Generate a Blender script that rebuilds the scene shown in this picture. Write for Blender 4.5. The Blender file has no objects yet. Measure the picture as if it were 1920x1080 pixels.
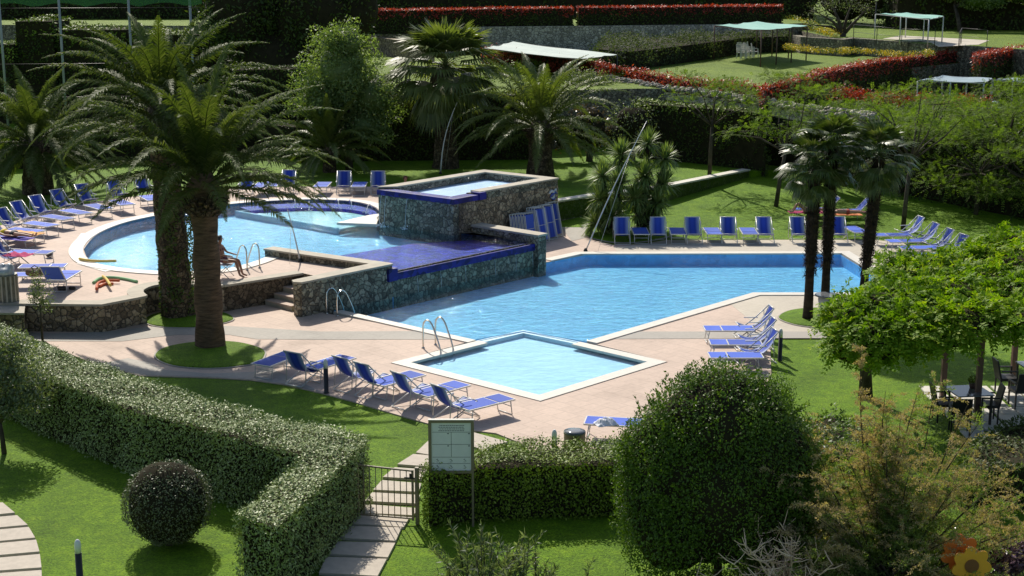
import bpy, math, random
import numpy as np
from mathutils import Vector, Matrix
from mathutils.geometry import tessellate_polygon
R = math.radians; PI = math.pi
rng = np.random.default_rng(7); random.seed(7)
SC = bpy.context.scene; COL = SC.collection

# ---------------------------------------------------------------- camera, sky, sun
CAM_H = 10.8; F = 2750.0; PITCH = math.atan(610/2750)
cd = bpy.data.cameras.new('camera'); cam = bpy.data.objects.new('camera', cd); COL.objects.link(cam)
cam.location = (0, 0, CAM_H); cam.rotation_euler = (PI/2-PITCH, 0, 0)
cd.sensor_width = 36; cd.lens = 36*F/1920; cd.clip_end = 3000; cd.clip_start = 0.5
SC.camera = cam
SUN_EL = R(42); SUN_AZ = R(-17)          # azimuth from +Y towards +X
w = bpy.data.worlds.new("World"); SC.world = w; w.use_nodes = True
nt = w.node_tree; bg = nt.nodes['Background']
sky = nt.nodes.new('ShaderNodeTexSky'); sky.sky_type = 'NISHITA'; sky.sun_disc = False
sky.sun_elevation = SUN_EL; sky.sun_rotation = SUN_AZ; sky.air_density = 1.0; sky.dust_density = 1.5
nt.links.new(sky.outputs[0], bg.inputs[0]); bg.inputs[1].default_value = 0.105
sd = bpy.data.lights.new('sun', 'SUN'); sd.energy = 4.8; sd.angle = R(0.5); sd.color = (1, .93, .82)
sun = bpy.data.objects.new('sun', sd); COL.objects.link(sun)
sv = Vector((math.sin(SUN_AZ)*math.cos(SUN_EL), math.cos(SUN_AZ)*math.cos(SUN_EL), math.sin(SUN_EL)))
sun.rotation_euler = sv.to_track_quat('Z', 'Y').to_euler(); sun.location = (0, 40, 60)
SC.view_settings.view_transform = 'Standard'; SC.view_settings.look = 'None'
SC.view_settings.exposure = 0.12; SC.view_settings.gamma = 1
SC.render.engine = 'CYCLES'; SC.cycles.use_denoising = True
SC.cycles.max_bounces = 8; SC.cycles.transparent_max_bounces = 12; SC.cycles.diffuse_bounces = 3
SC.cycles.caustics_reflective = False; SC.cycles.caustics_refractive = False

def at(px, py, z=0.0):
    """world x, y of the spot seen at a photograph pixel on the level plane z"""
    x = (px-960)/F; y = (py-540)/F
    dy = math.cos(PITCH)-y*math.sin(PITCH); dz = -math.sin(PITCH)-y*math.cos(PITCH)
    t = (z-CAM_H)/dz
    return (x*t, dy*t)
def A3(px, py, z=0.0):
    a = at(px, py, z); return Vector((a[0], a[1], z))
def pts(l, z=0.0): return [at(a, b, z) for a, b in l]

# ---------------------------------------------------------------- materials
MATS = {}
def N(nt, typ, **kw):
    n = nt.nodes.new(typ)
    for k, v in kw.items():
        if k in ('inp',):
            for a, b in v.items(): n.inputs[a].default_value = b
        else: setattr(n, k, v)
    return n
def base(name, rough=.7, spec=.5, metal=0.0):
    m = bpy.data.materials.new(name); m.use_nodes = True
    b = m.node_tree.nodes['Principled BSDF']
    b.inputs['Roughness'].default_value = rough; b.inputs['Metallic'].default_value = metal
    b.inputs['Specular IOR Level'].default_value = spec
    MATS[name] = m
    return m, m.node_tree, b
def c4(c): return (c[0], c[1], c[2], 1)
def noise(nt, scale, detail=4, coord='Object', rough=.6, vec=None):
    n = N(nt, 'ShaderNodeTexNoise', inp={'Scale': scale, 'Detail': detail, 'Roughness': rough})
    if vec is None:
        tc = N(nt, 'ShaderNodeTexCoord'); vec = tc.outputs[coord]
    nt.links.new(vec, n.inputs['Vector'])
    return n
def ramp(nt, src, stops):
    r = N(nt, 'ShaderNodeValToRGB'); nt.links.new(src, r.inputs[0])
    el = r.color_ramp.elements
    while len(el) < len(stops): el.new(.5)
    for e, (p, c) in zip(el, stops): e.position = p; e.color = c4(c)
    return r
def mixc(nt, f, a, b, mode='MIX'):
    m = N(nt, 'ShaderNodeMix', data_type='RGBA', blend_type=mode)
    def put(s, v):
        if isinstance(v, (tuple, list)): s.default_value = c4(v)
        elif isinstance(v, (int, float)): s.default_value = v
        else: nt.links.new(v, s)
    put(m.inputs[0], f); put(m.inputs[6], a); put(m.inputs[7], b)
    return m.outputs[2]
def bump(nt, b, h, strength=.4, dist=.02):
    n = N(nt, 'ShaderNodeBump', inp={'Strength': strength, 'Distance': dist})
    nt.links.new(h, n.inputs['Height']); nt.links.new(n.outputs[0], b.inputs['Normal'])
def plain(name, col, rough=.5, var=.12, scale=3, metal=0, spec=.5, bmp=0):
    m, nt, b = base(name, rough, spec, metal)
    n = noise(nt, scale)
    lo = [c*(1-var) for c in col]; hi = [min(1, c*(1+var)) for c in col]
    r = ramp(nt, n.outputs[0], [(.3, lo), (.7, hi)])
    nt.links.new(r.outputs[0], b.inputs['Base Color'])
    if bmp: bump(nt, b, n.outputs[0], bmp, .01)
    return m
def leafmat(name, c1, c2, c3=None, p3=.85, rough=.45, trans=.35, spec=.5, big=.6):
    """leaf colours vary leaf by leaf and in soft patches over the plant"""
    m, nt, b = base(name, rough, spec)
    g = N(nt, 'ShaderNodeNewGeometry')
    n = noise(nt, big, 3)
    add = N(nt, 'ShaderNodeMath', operation='MULTIPLY_ADD', inp={1: .46})
    nt.links.new(g.outputs['Random Per Island'], add.inputs[0])
    mm = N(nt, 'ShaderNodeMath', operation='MULTIPLY', inp={1: .62}); nt.links.new(n.outputs[0], mm.inputs[0])
    nt.links.new(mm.outputs[0], add.inputs[2])
    st = [(.12, c1), (.62, c2)]
    if c3: st.append((p3, c3))
    r = ramp(nt, add.outputs[0], st)
    nt.links.new(r.outputs[0], b.inputs['Base Color'])
    t = N(nt, 'ShaderNodeBsdfTranslucent')
    nt.links.new(mixc(nt, 1.0, r.outputs[0], (1.25, 1.35, .45), 'MULTIPLY'), t.inputs[0])
    ms = N(nt, 'ShaderNodeMixShader', inp={0: trans})
    nt.links.new(b.outputs[0], ms.inputs[1]); nt.links.new(t.outputs[0], ms.inputs[2])
    nt.links.new(ms.outputs[0], nt.nodes['Material Output'].inputs[0])
    return m
def stonemat(name, scale=3.0, cols=((.14, .12, .09), (.32, .275, .205), (.50, .43, .32)), mortar=(.075, .065, .05), rough=.85, stain=None):
    m, nt, b = base(name, rough, .3)
    tc = N(nt, 'ShaderNodeTexCoord')
    dn = noise(nt, 1.7, 3, vec=tc.outputs['Object'])
    off = N(nt, 'ShaderNodeVectorMath', operation='MULTIPLY_ADD'); off.inputs[1].default_value = (.35, .35, .35)
    nt.links.new(dn.outputs[1], off.inputs[0]); nt.links.new(tc.outputs['Object'], off.inputs[2])
    v = N(nt, 'ShaderNodeTexVoronoi', inp={'Scale': scale}); nt.links.new(off.outputs[0], v.inputs['Vector'])
    e = N(nt, 'ShaderNodeTexVoronoi', feature='DISTANCE_TO_EDGE', inp={'Scale': scale}); nt.links.new(off.outputs[0], e.inputs['Vector'])
    sp = N(nt, 'ShaderNodeSeparateColor'); nt.links.new(v.outputs['Color'], sp.inputs[0])
    r = ramp(nt, sp.outputs[0], [(0, cols[0]), (.5, cols[1]), (1, cols[2])])
    fine = noise(nt, 14, 5, vec=tc.outputs['Object'])
    fr = ramp(nt, fine.outputs[0], [(.3, (.55, .55, .55)), (.7, (1.25, 1.22, 1.15))])
    col = mixc(nt, 1.0, r.outputs[0], fr.outputs[0], 'MULTIPLY')
    if stain:
        sn = noise(nt, .7, 4, vec=tc.outputs['Object']); srr = ramp(nt, sn.outputs[0], [(.35, (0, 0, 0)), (.62, (1, 1, 1))])
        col = mixc(nt, srr.outputs[0], col, mixc(nt, 1.0, col, stain, 'MULTIPLY'))
    er = ramp(nt, e.outputs[0], [(.02, (0, 0, 0)), (.085, (1, 1, 1))])
    col = mixc(nt, er.outputs[0], mortar, col)
    nt.links.new(col, b.inputs['Base Color'])
    hm = N(nt, 'ShaderNodeMath', operation='MULTIPLY_ADD', inp={1: .25}); nt.links.new(fine.outputs[0], hm.inputs[0]); 
    er2 = ramp(nt, e.outputs[0], [(.0, (0, 0, 0)), (.2, (1, 1, 1))]); nt.links.new(er2.outputs[0], hm.inputs[2])
    bump(nt, b, hm.outputs[0], .7, .05)
    return m
def grassmat(name, c1, c2, c3, stripes=False):
    m, nt, b = base(name, .8, .25)
    tc = N(nt, 'ShaderNodeTexCoord')
    n1 = noise(nt, .35, 5, vec=tc.outputs['Object']); n2 = noise(nt, 22, 3, vec=tc.outputs['Object'], rough=.8); n3 = noise(nt, 3.0, 4, vec=tc.outputs['Object'])
    r1 = ramp(nt, n1.outputs[0], [(.3, c1), (.55, c2), (.8, c3)])
    r2 = ramp(nt, n2.outputs[0], [(.3, (.38, .42, .40)), (.7, (1.62, 1.5, 1.45))])
    r3 = ramp(nt, n3.outputs[0], [(.28, (.66, .74, .70)), (.55, (1.0, 1.0, 1.0)), (.75, (1.34, 1.18, 1.25))])
    c = mixc(nt, 1.0, mixc(nt, 1.0, r1.outputs[0], r2.outputs[0], 'MULTIPLY'), r3.outputs[0], 'MULTIPLY')
    if stripes:
        wv = N(nt, 'ShaderNodeTexWave', inp={'Scale': .35, 'Distortion': 2.5, 'Detail': 2}); wv.bands_direction = 'Y'
        nt.links.new(tc.outputs['Object'], wv.inputs['Vector'])
        r4 = ramp(nt, wv.outputs[0], [(.2, (.85, .88, .9)), (.8, (1.12, 1.1, 1.0))])
        c = mixc(nt, 1.0, c, r4.outputs[0], 'MULTIPLY')
    nt.links.new(c, b.inputs['Base Color'])
    bump(nt, b, n2.outputs[0], 1.0, .08)
    return m

GRASS = grassmat('lawn_grass', (.105, .215, .004), (.155, .305, .005), (.22, .37, .012))
GRASS2 = grassmat('far_grass', (.12, .20, .010), (.165, .26, .014), (.20, .30, .022), True)
STONE = stonemat('rubble_stone', 5.6, stain=(.78, .92, .92))
STONE_WARM = stonemat('warm_rubble', 5.2, ((.16, .125, .085), (.34, .265, .18), (.52, .42, .29)))
STONE_WET = stonemat('wet_rubble', 5.8, ((.15, .142, .105), (.31, .29, .22), (.48, .455, .36)), (.07, .072, .058), rough=.45, stain=(.86, .98, .90))
STONE_PALE = stonemat('pale_drystone', 4.2, ((.30, .28, .235), (.50, .47, .40), (.68, .64, .55)), (.15, .14, .12))
COPE = plain('coping_stone', (.42, .38, .30), .8, .14, 2.5, bmp=.2)
POOLCOPE = plain('white_pool_coping', (.62, .59, .52), .6, .07, 4)
def pavemat(name, c, joint, sx=.5):
    m, nt, b = base(name, .75, .3)
    tc = N(nt, 'ShaderNodeTexCoord')
    br = N(nt, 'ShaderNodeTexBrick', inp={'Scale': 1.0, 'Mortar Size': .012, 'Brick Width': sx, 'Row Height': sx, 'Color1': c4(c), 'Color2': c4([k*.93 for k in c]), 'Mortar': c4(joint)})
    mp = N(nt, 'ShaderNodeMapping'); mp.inputs['Rotation'].default_value = (0, 0, R(46)); nt.links.new(tc.outputs['Object'], mp.inputs[0]); nt.links.new(mp.outputs[0], br.inputs['Vector'])
    n1 = noise(nt, .45, 5, vec=tc.outputs['Object']); n2 = noise(nt, 9, 4, vec=tc.outputs['Object'])
    r1 = ramp(nt, n1.outputs[0], [(.28, (.76, .745, .73)), (.45, (.97, .965, .96)), (.7, (1.08, 1.07, 1.06))]); r2 = ramp(nt, n2.outputs[0], [(.3, (.92, .92, .92)), (.7, (1.06, 1.06, 1.06))])
    nt.links.new(mixc(nt, 1.0, mixc(nt, 1.0, br.outputs[0], r1.outputs[0], 'MULTIPLY'), r2.outputs[0], 'MULTIPLY'), b.inputs['Base Color'])
    bump(nt, b, n2.outputs[0], .2, .01)
    return m
PAVE_PINK = pavemat('pink_paving', (.58, .455, .37), (.47, .365, .295))
PAVE_PALE = pavemat('pale_paving', (.54, .49, .40), (.45, .40, .33), .9)
PAVE_GREY = pavemat('grey_paving', (.40, .375, .33), (.33, .31, .27), 1.2)
def poolmat(name, c, g=.25):
    m, nt, b = base(name, .5, .3)
    tc = N(nt, 'ShaderNodeTexCoord')
    v = N(nt, 'ShaderNodeTexVoronoi', inp={'Scale': 5}); nt.links.new(tc.outputs['Object'], v.inputs['Vector'])
    sp = N(nt, 'ShaderNodeSeparateColor'); nt.links.new(v.outputs['Color'], sp.inputs[0])
    r = ramp(nt, sp.outputs[0], [(0, [k*(1-g*.5) for k in c]), (1, [min(1, k*(1+g*.5)) for k in c])])
    n1 = noise(nt, .5, 4, vec=tc.outputs['Object']); r1 = ramp(nt, n1.outputs[0], [(.3, (.86, .92, .96)), (.7, (1.1, 1.06, 1.03))])
    nt.links.new(mixc(nt, 1.0, r.outputs[0], r1.outputs[0], 'MULTIPLY'), b.inputs['Base Color'])
    return m
POOL = poolmat('blue_pool_mosaic', (.235, .64, 1.0), .22)
POOL_WALL = poolmat('deep_blue_wall_mosaic', (.20, .54, .95), .3)
POOL_WALL2 = poolmat('mid_blue_wall_mosaic', (.34, .60, .84), .2)
POOL_SHALLOW = poolmat('pale_pool_mosaic', (.48, .80, 1.0), .08)
POOL_KID = poolmat('aqua_pool_mosaic', (.42, .74, .84), .12)
POOL_PURPLE = poolmat('cobalt_mosaic', (.022, .012, .44), 1.0)
COBALT_RIM = poolmat('cobalt_rim_tiles', (.018, .016, .17), 1.2)
POOL_WHITEISH = poolmat('white_pool_mosaic', (.5, .72, .82), .10)
def watermat(name, tint, scale=3.0, strength=.35, rough=.03, dist=.06, stretch=(1, 1.5, 1), gloss=1.0):
    m = bpy.data.materials.new(name); m.use_nodes = True; nt = m.node_tree
    nt.nodes.remove(nt.nodes['Principled BSDF'])
    tc = N(nt, 'ShaderNodeTexCoord'); mp = N(nt, 'ShaderNodeMapping'); mp.inputs['Scale'].default_value = stretch; nt.links.new(tc.outputs['Object'], mp.inputs[0])
    n1 = noise(nt, scale, 3, vec=mp.outputs[0]); n2 = noise(nt, scale*3.1, 3, vec=mp.outputs[0])
    ad = N(nt, 'ShaderNodeMath', operation='MULTIPLY_ADD', inp={1: .35}); nt.links.new(n2.outputs[0], ad.inputs[0]); nt.links.new(n1.outputs[0], ad.inputs[2])
    bp = N(nt, 'ShaderNodeBump', inp={'Strength': strength, 'Distance': dist}); nt.links.new(ad.outputs[0], bp.inputs['Height'])
    gl = N(nt, 'ShaderNodeBsdfGlossy', inp={'Roughness': rough, 'Color': (1, 1, 1, 1)}); nt.links.new(bp.outputs[0], gl.inputs['Normal'])
    tr = N(nt, 'ShaderNodeBsdfTransparent', inp={'Color': c4(tint)})
    fr = N(nt, 'ShaderNodeFresnel', inp={'IOR': 1.33}); nt.links.new(bp.outputs[0], fr.inputs['Normal'])
    k = N(nt, 'ShaderNodeMath', operation='MULTIPLY', inp={1: gloss}); nt.links.new(fr.outputs[0], k.inputs[0]); k.use_clamp = True
    ms = N(nt, 'ShaderNodeMixShader'); nt.links.new(k.outputs[0], ms.inputs[0]); nt.links.new(tr.outputs[0], ms.inputs[1]); nt.links.new(gl.outputs[0], ms.inputs[2])
    nt.links.new(ms.outputs[0], nt.nodes['Material Output'].inputs[0])
    return m
WATER = watermat('rippled_pool_water', (.80, .95, 1.0), 2.2, .95, dist=.10, gloss=.55)
WATER_CALM = watermat('calm_pool_water', (.88, .97, 1.0), 2.0, .25, gloss=.36)
WATER_CHOP = watermat('choppy_pool_water', (.9, .92, 1.0), 3.4, 1.0, .05, .12, gloss=.12)
ALU = plain('white_tube_metal', (.62, .62, .60), .35, .08, 6, metal=.15)
STEEL = plain('stainless_steel', (.62, .60, .55), .22, .05, 6, metal=1.0)
BLACK = plain('black_metal', (.02, .02, .018), .45, .2)
WHITE = plain('white_plastic', (.75, .75, .72), .4, .05)
LAMPGLASS = plain('milky_lamp_glass', (.78, .78, .74), .25, .04)
BARK_DATE = stonemat('date_palm_bark', 7.5, ((.055, .040, .024), (.115, .085, .052), (.19, .15, .095)), (.025, .018, .012))
def barkmat(name, c1, c2, zs=14):
    m, nt, b = base(name, .9, .2)
    tc = N(nt, 'ShaderNodeTexCoord'); mp = N(nt, 'ShaderNodeMapping'); mp.inputs['Scale'].default_value = (3, 3, zs); nt.links.new(tc.outputs['Object'], mp.inputs[0])
    n = noise(nt, 1.0, 5, vec=mp.outputs[0]); r = ramp(nt, n.outputs[0], [(.3, c1), (.7, c2)])
    nt.links.new(r.outputs[0], b.inputs['Base Color']); bump(nt, b, n.outputs[0], .8, .04); return m
BARK_RING = barkmat('ringed_brown_bark', (.055, .036, .022), (.19, .12, .07), 16)
BARK_FIB = barkmat('fibrous_palm_bark', (.018, .014, .010), (.06, .045, .03), 9)
BARK = barkmat('grey_brown_bark', (.035, .028, .02), (.11, .09, .065), 3)
BARK_PALE = barkmat('pale_bark', (.12, .10, .08), (.28, .24, .19), 3)
L_DATE = leafmat('date_palm_leaf', (.045, .072, .014), (.095, .130, .030), (.17, .19, .08), rough=.62, trans=.3, big=.5, spec=.25)
L_DATE2 = leafmat('bright_palm_leaf', (.060, .095, .014), (.13, .17, .034), (.21, .23, .08), rough=.5, trans=.3, big=.5)
L_FAN = leafmat('fan_palm_leaf', (.06, .09, .02), (.16, .20, .055), (.30, .32, .15), rough=.42, trans=.4, spec=.5)
L_FAND = leafmat('dark_fan_palm_leaf', (.03, .055, .012), (.075, .115, .025), (.18, .2, .09), rough=.4, trans=.3, spec=.5)
L_HEDGE_SILVER = leafmat('silvery_hedge_leaf', (.095, .14, .032), (.26, .335, .11), (.42, .48, .23), .82, rough=.5, trans=.05, spec=.38, big=.9)
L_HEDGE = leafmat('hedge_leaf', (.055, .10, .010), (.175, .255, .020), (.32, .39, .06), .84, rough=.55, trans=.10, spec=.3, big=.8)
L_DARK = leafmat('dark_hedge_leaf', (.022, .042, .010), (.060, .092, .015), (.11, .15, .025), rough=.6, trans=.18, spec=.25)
L_BUSH = leafmat('glossy_bush_leaf', (.030, .066, .007), (.090, .165, .013), (.19, .29, .032), rough=.5, spec=.4, trans=.3, big=1.0)
L_BALL = leafmat('ball_bush_leaf', (.05, .07, .028), (.13, .155, .07), (.27, .29, .16), rough=.5, trans=.08, spec=.35)
L_SILV = leafmat('grey_green_leaf', (.06, .09, .045), (.16, .20, .11), (.30, .34, .22), rough=.55, trans=.4)
L_TREE = leafmat('tree_leaf', (.07, .11, .028), (.18, .25, .08), (.32, .40, .18), rough=.5, trans=.48)
L_WIST = leafmat('climber_leaf', (.08, .17, .009), (.19, .32, .014), (.37, .45, .03), .8, rough=.6, trans=.42, big=.7, spec=.2)
L_ACAC = leafmat('feathery_leaf', (.055, .10, .012), (.14, .215, .030), (.24, .32, .06), rough=.7, trans=.45, spec=.15, big=.4)
L_RED = leafmat('red_hedge_leaf', (.16, .022, .012), (.42, .040, .022), (.58, .10, .06), rough=.5, trans=.3, big=.5)
L_YEL = leafmat('yellow_flower', (.25, .22, .02), (.65, .45, .02), (.8, .6, .05), trans=.3)
L_TAM = leafmat('tamarisk_leaf', (.10, .16, .035), (.19, .26, .065), (.28, .33, .11), rough=.6, trans=.5)
L_PLUME = leafmat('tamarisk_plume', (.33, .24, .13), (.48, .37, .22), (.62, .50, .33), rough=.8, spec=.1, trans=.35)
L_PURPLE = leafmat('purple_leaf', (.05, .025, .045), (.15, .08, .13), (.36, .24, .30), rough=.35, trans=.2)
L_YUC = leafmat('yucca_leaf', (.08, .13, .025), (.20, .27, .07), (.38, .43, .18), rough=.5, trans=.3)
L_IVY = leafmat('ivy_leaf', (.03, .06, .008), (.08, .12, .014), rough=.5, trans=.25)
FIBRE = plain('dead_palm_fibre', (.10, .075, .045), .8, .4, 8)
CORE_DARK = plain('brown_core_blocker', (.030, .026, .014), .95, .3, 3, spec=.1)  # near-black fill for solid cores, added inside foliage to block light
DEADTWIG = plain('dry_pink_twig', (.88, .60, .44), .85, .25, 5)
GREEN_NET = plain('green_shade_cloth', (.16, .40, .33), .7, .12, 4)
PALE_NET = plain('pale_shade_cloth', (.34, .42, .38), .7, .12, 2)
BLUE_NET = plain('blue_shade_cloth', (.22, .31, .36), .7, .12, 2)
WOODPOST = plain('brown_stained_post', (.13, .07, .05), .6, .2)
TEAK = plain('gate_bronze_paint', (.22, .18, .11), .5, .1)
WICKER = plain('black_wicker', (.018, .016, .015), .5, .3, 30)
TABLEGLASS = plain('grey_table_glass', (.16, .17, .18), .12, .05)
SLAB = plain('stepping_stone_slab', (.50, .44, .36), .85, .1, 6, bmp=.2)
def slingmat(name='blue_sling_fabric', mid=(.045, .10, .56), edge=(.45, .52, .68)):
    m, nt, b = base(name, .6, .3)
    tc = N(nt, 'ShaderNodeTexCoord'); s = N(nt, 'ShaderNodeSeparateXYZ'); nt.links.new(tc.outputs['Object'], s.inputs[0])
    a = N(nt, 'ShaderNodeMath', operation='ABSOLUTE'); nt.links.new(s.outputs[1], a.inputs[0])
    r = ramp(nt, a.outputs[0], [(.03, mid), (.11, [k*.8 for k in mid]), (.16, [(p*2+q)/3 for p, q in zip(mid, edge)]), (.25, edge)])
    n = noise(nt, 60, 2, vec=tc.outputs['Object']); nr = ramp(nt, n.outputs[0], [(.3, (.85, .85, .85)), (.7, (1.1, 1.1, 1.1))])
    col = mixc(nt, 1.0, r.outputs[0], nr.outputs[0], 'MULTIPLY'); nt.links.new(col, b.inputs['Base Color'])
    t = N(nt, 'ShaderNodeBsdfTranslucent'); nt.links.new(col, t.inputs[0]); ms = N(nt, 'ShaderNodeMixShader', inp={0: .3})
    nt.links.new(b.outputs[0], ms.inputs[1]); nt.links.new(t.outputs[0], ms.inputs[2]); nt.links.new(ms.outputs[0], nt.nodes['Material Output'].inputs[0])
    return m
SLING = slingmat()
def fade(m, lo=.82, hi=1.3):
    nt = m.node_tree; b = nt.nodes['Principled BSDF']; l = b.inputs['Base Color'].links[0]; src = l.from_socket
    oi = N(nt, 'ShaderNodeObjectInfo'); r = ramp(nt, oi.outputs['Random'], [(0, (lo, lo, lo)), (1, (hi, hi, hi*.97))]); nt.links.new(mixc(nt, 1.0, src, r.outputs[0], 'MULTIPLY'), b.inputs['Base Color'])
fade(SLING)
BEDCLOTH = plain('blue_bed_fabric', (.06, .12, .52), .7, .1, 40, spec=.2)

fade(BEDCLOTH)
# ---------------------------------------------------------------- mesh building
class MB:
    def __init__(s): s.V = []; s.n = 0; s.F = []
    def add(s, V, F, mi=0, sm=False):
        V = np.asarray(V, float).reshape(-1, 3)
        if isinstance(F, np.ndarray): s.F.append((F+s.n, mi, sm))
        else:
            by = {}
            for f in F: by.setdefault(len(f), []).append(f)
            for k, fs in by.items(): s.F.append((np.array(fs)+s.n, mi, sm))
        s.V.append(V); s.n += len(V); return s
    def box(s, c, d, rz=0, mi=0, M=None):
        x, y, z = d[0]/2, d[1]/2, d[2]/2
        v = np.array([(-x,-y,-z),(x,-y,-z),(x,y,-z),(-x,y,-z),(-x,-y,z),(x,-y,z),(x,y,z),(-x,y,z)])
        if M is not None: v = v @ np.array(M).T
        if rz:
            ca, sa = math.cos(rz), math.sin(rz); v = np.stack([v[:,0]*ca-v[:,1]*sa, v[:,0]*sa+v[:,1]*ca, v[:,2]], 1)
        return s.add(v+np.array(c), [(0,3,2,1),(4,5,6,7),(0,1,5,4),(1,2,6,5),(2,3,7,6),(3,0,4,7)], mi)
    def beam(s, a, b, wd, h=None, mi=0):
        a = Vector(a); b = Vector(b); h = h or wd; d = (b-a); L = d.length; d.normalize()
        up = Vector((0,0,1)) if abs(d.z) < .95 else Vector((1,0,0))
        sd = d.cross(up).normalized(); u = sd.cross(d).normalized()
        M = np.array([list(sd), list(d), list(u)]).T
        return s.box((a+b)/2, (wd, L, h), M=M, mi=mi)
    def tube(s, P, r, n=8, mi=0, sm=True, cap=True):
        P = [Vector(p) for p in P]; m = len(P)
        rr = r if isinstance(r, (list, tuple, np.ndarray)) else [r]*m
        V = []; ref = None
        for i, p in enumerate(P):
            d = (P[min(i+1, m-1)]-P[max(i-1, 0)]).normalized()
            if ref is None: ref = Vector((0,0,1)) if abs(d.z) < .9 else Vector((1,0,0))
            a = d.cross(ref).normalized(); b = d.cross(a); ref = -b if False else ref
            for k in range(n):
                t = 2*PI*k/n; V.append(p+a*(math.cos(t)*rr[i])+b*(math.sin(t)*rr[i]))
        F = [(i*n+k, i*n+(k+1) % n, (i+1)*n+(k+1) % n, (i+1)*n+k) for i in range(m-1) for k in range(n)]
        s.add([tuple(v) for v in V], F, mi, sm)
        if cap:
            base = s.n-len(V)
            s.F.append((np.array([[base+k for k in range(n)][::-1]]), mi, False)); s.F.append((np.array([[base+(m-1)*n+k for k in range(n)]]), mi, False))
        return s
    def lathe(s, c, prof, n=20, mi=0, sm=True, jit=0):
        V = []; m = len(prof)
        for r, z in prof:
            for k in range(n):
                t = 2*PI*k/n; q = r*(1+jit*random.uniform(-1, 1)); V.append((c[0]+q*math.cos(t), c[1]+q*math.sin(t), c[2]+z))
        F = [(i*n+k, i*n+(k+1) % n, (i+1)*n+(k+1) % n, (i+1)*n+k) for i in range(m-1) for k in range(n)]
        s.add(V, F, mi, sm); b = s.n-len(V)
        s.F.append((np.array([[b+k for k in range(n)][::-1]]), mi, False)); s.F.append((np.array([[b+(m-1)*n+k for k in range(n)]]), mi, False))
        return s
    def prism(s, poly, z0, z1, mi=0, holes=(), top=True, bottom=False, side=True, zf=None, mside=None):
        """poly and holes: xy lists; a solid slab between z0 and z1 (top mi, sides mside)"""
        loops = [list(poly)]+[list(h) for h in holes]
        def area(l): return sum(l[i][0]*l[(i+1) % len(l)][1]-l[(i+1) % len(l)][0]*l[i][1] for i in range(len(l)))/2
        if area(loops[0]) < 0: loops[0] = loops[0][::-1]
        for i in range(1, len(loops)):
            if area(loops[i]) > 0: loops[i] = loops[i][::-1]
        flat = [p for l in loops for p in l]
        tris = tessellate_polygon([[Vector((p[0], p[1], 0)) for p in l] for l in loops])
        def up(t):
            a, b, c = [flat[i] for i in t]
            return t if (b[0]-a[0])*(c[1]-a[1])-(b[1]-a[1])*(c[0]-a[0]) > 0 else (t[0], t[2], t[1])
        tris = [up(t) for t in tris]
        if top: s.add([(p[0], p[1], z1) for p in flat], tris, mi)
        if bottom: s.add([(p[0], p[1], z0) for p in flat], [t[::-1] for t in tris], mi)
        if side:
            for l in loops:
                k = len(l)
                s.add([(p[0], p[1], z0) for p in l]+[(p[0], p[1], z1) for p in l], [(i, (i+1) % k, k+(i+1) % k, k+i) for i in range(k)], mi if mside is None else mside)
        return s
    def build(s, name, mats, parent=None, loc=None):
        me = bpy.data.meshes.new(name)
        V = np.concatenate(s.V) if s.V else np.zeros((0, 3))
        if loc is not None: V = V-np.array(loc)
        lt = []; li = []; mi = []; sm = []
        for f, m_, s_ in s.F:
            k = f.shape[1]; lt.append(np.full(len(f), k)); li.append(f.reshape(-1)); mi.append(np.full(len(f), m_)); sm.append(np.full(len(f), s_))
        lt = np.concatenate(lt); li = np.concatenate(li)
        me.vertices.add(len(V)); me.vertices.foreach_set('co', V.reshape(-1).astype(np.float32))
        me.loops.add(len(li)); me.loops.foreach_set('vertex_index', li.astype(np.int32))
        me.polygons.add(len(lt)); me.polygons.foreach_set('loop_start', np.concatenate([[0], np.cumsum(lt)[:-1]]).astype(np.int32))
        me.polygons.foreach_set('material_index', np.concatenate(mi).astype(np.int32)); me.polygons.foreach_set('use_smooth', np.concatenate(sm).astype(bool))
        me.update(calc_edges=True)
        for m in (mats if isinstance(mats, (list, tuple)) else [mats]): me.materials.append(m)
        o = bpy.data.objects.new(name, me); COL.objects.link(o)
        if loc is not None: o.location = loc
        if parent is not None: o.parent = parent
        return o
def tag(o, label, cat, group=None, kind=None):
    if label: o['label'] = label
    if cat: o['category'] = cat
    if group: o['group'] = group
    if kind: o['kind'] = kind
    return o
def empty(name, loc, label, cat, group=None, rz=0):
    o = bpy.data.objects.new(name, None); COL.objects.link(o); o.location = loc; o.rotation_euler = (0, 0, rz); o.empty_display_size = .2
    return tag(o, label, cat, group)
def struct(mb, name, mats, label=None):
    o = mb.build(name, mats); o['kind'] = 'structure'; 
    if label: o['label'] = label; o['category'] = name.split('_')[-1]
    return o
def copy_tree(src, loc, rz, label, scale=1.0):
    c = src.copy(); COL.objects.link(c); c.location = loc; c.rotation_euler = (0, 0, rz); c.scale = (scale,)*3; c['label'] = label
    for ch in src.children:
        d = ch.copy(); COL.objects.link(d); d.parent = c
        for g in ch.children:
            e = g.copy(); COL.objects.link(e); e.parent = d
    return c
def arc(cx, cy, rx, ry, n=40, a0=0, a1=2*PI, rot=0):
    return [(cx+rx*math.cos(a)*math.cos(rot)-ry*math.sin(a)*math.sin(rot), cy+rx*math.cos(a)*math.sin(rot)+ry*math.sin(a)*math.cos(rot)) for a in [a0+(a1-a0)*i/n for i in range(n)]]
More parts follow.
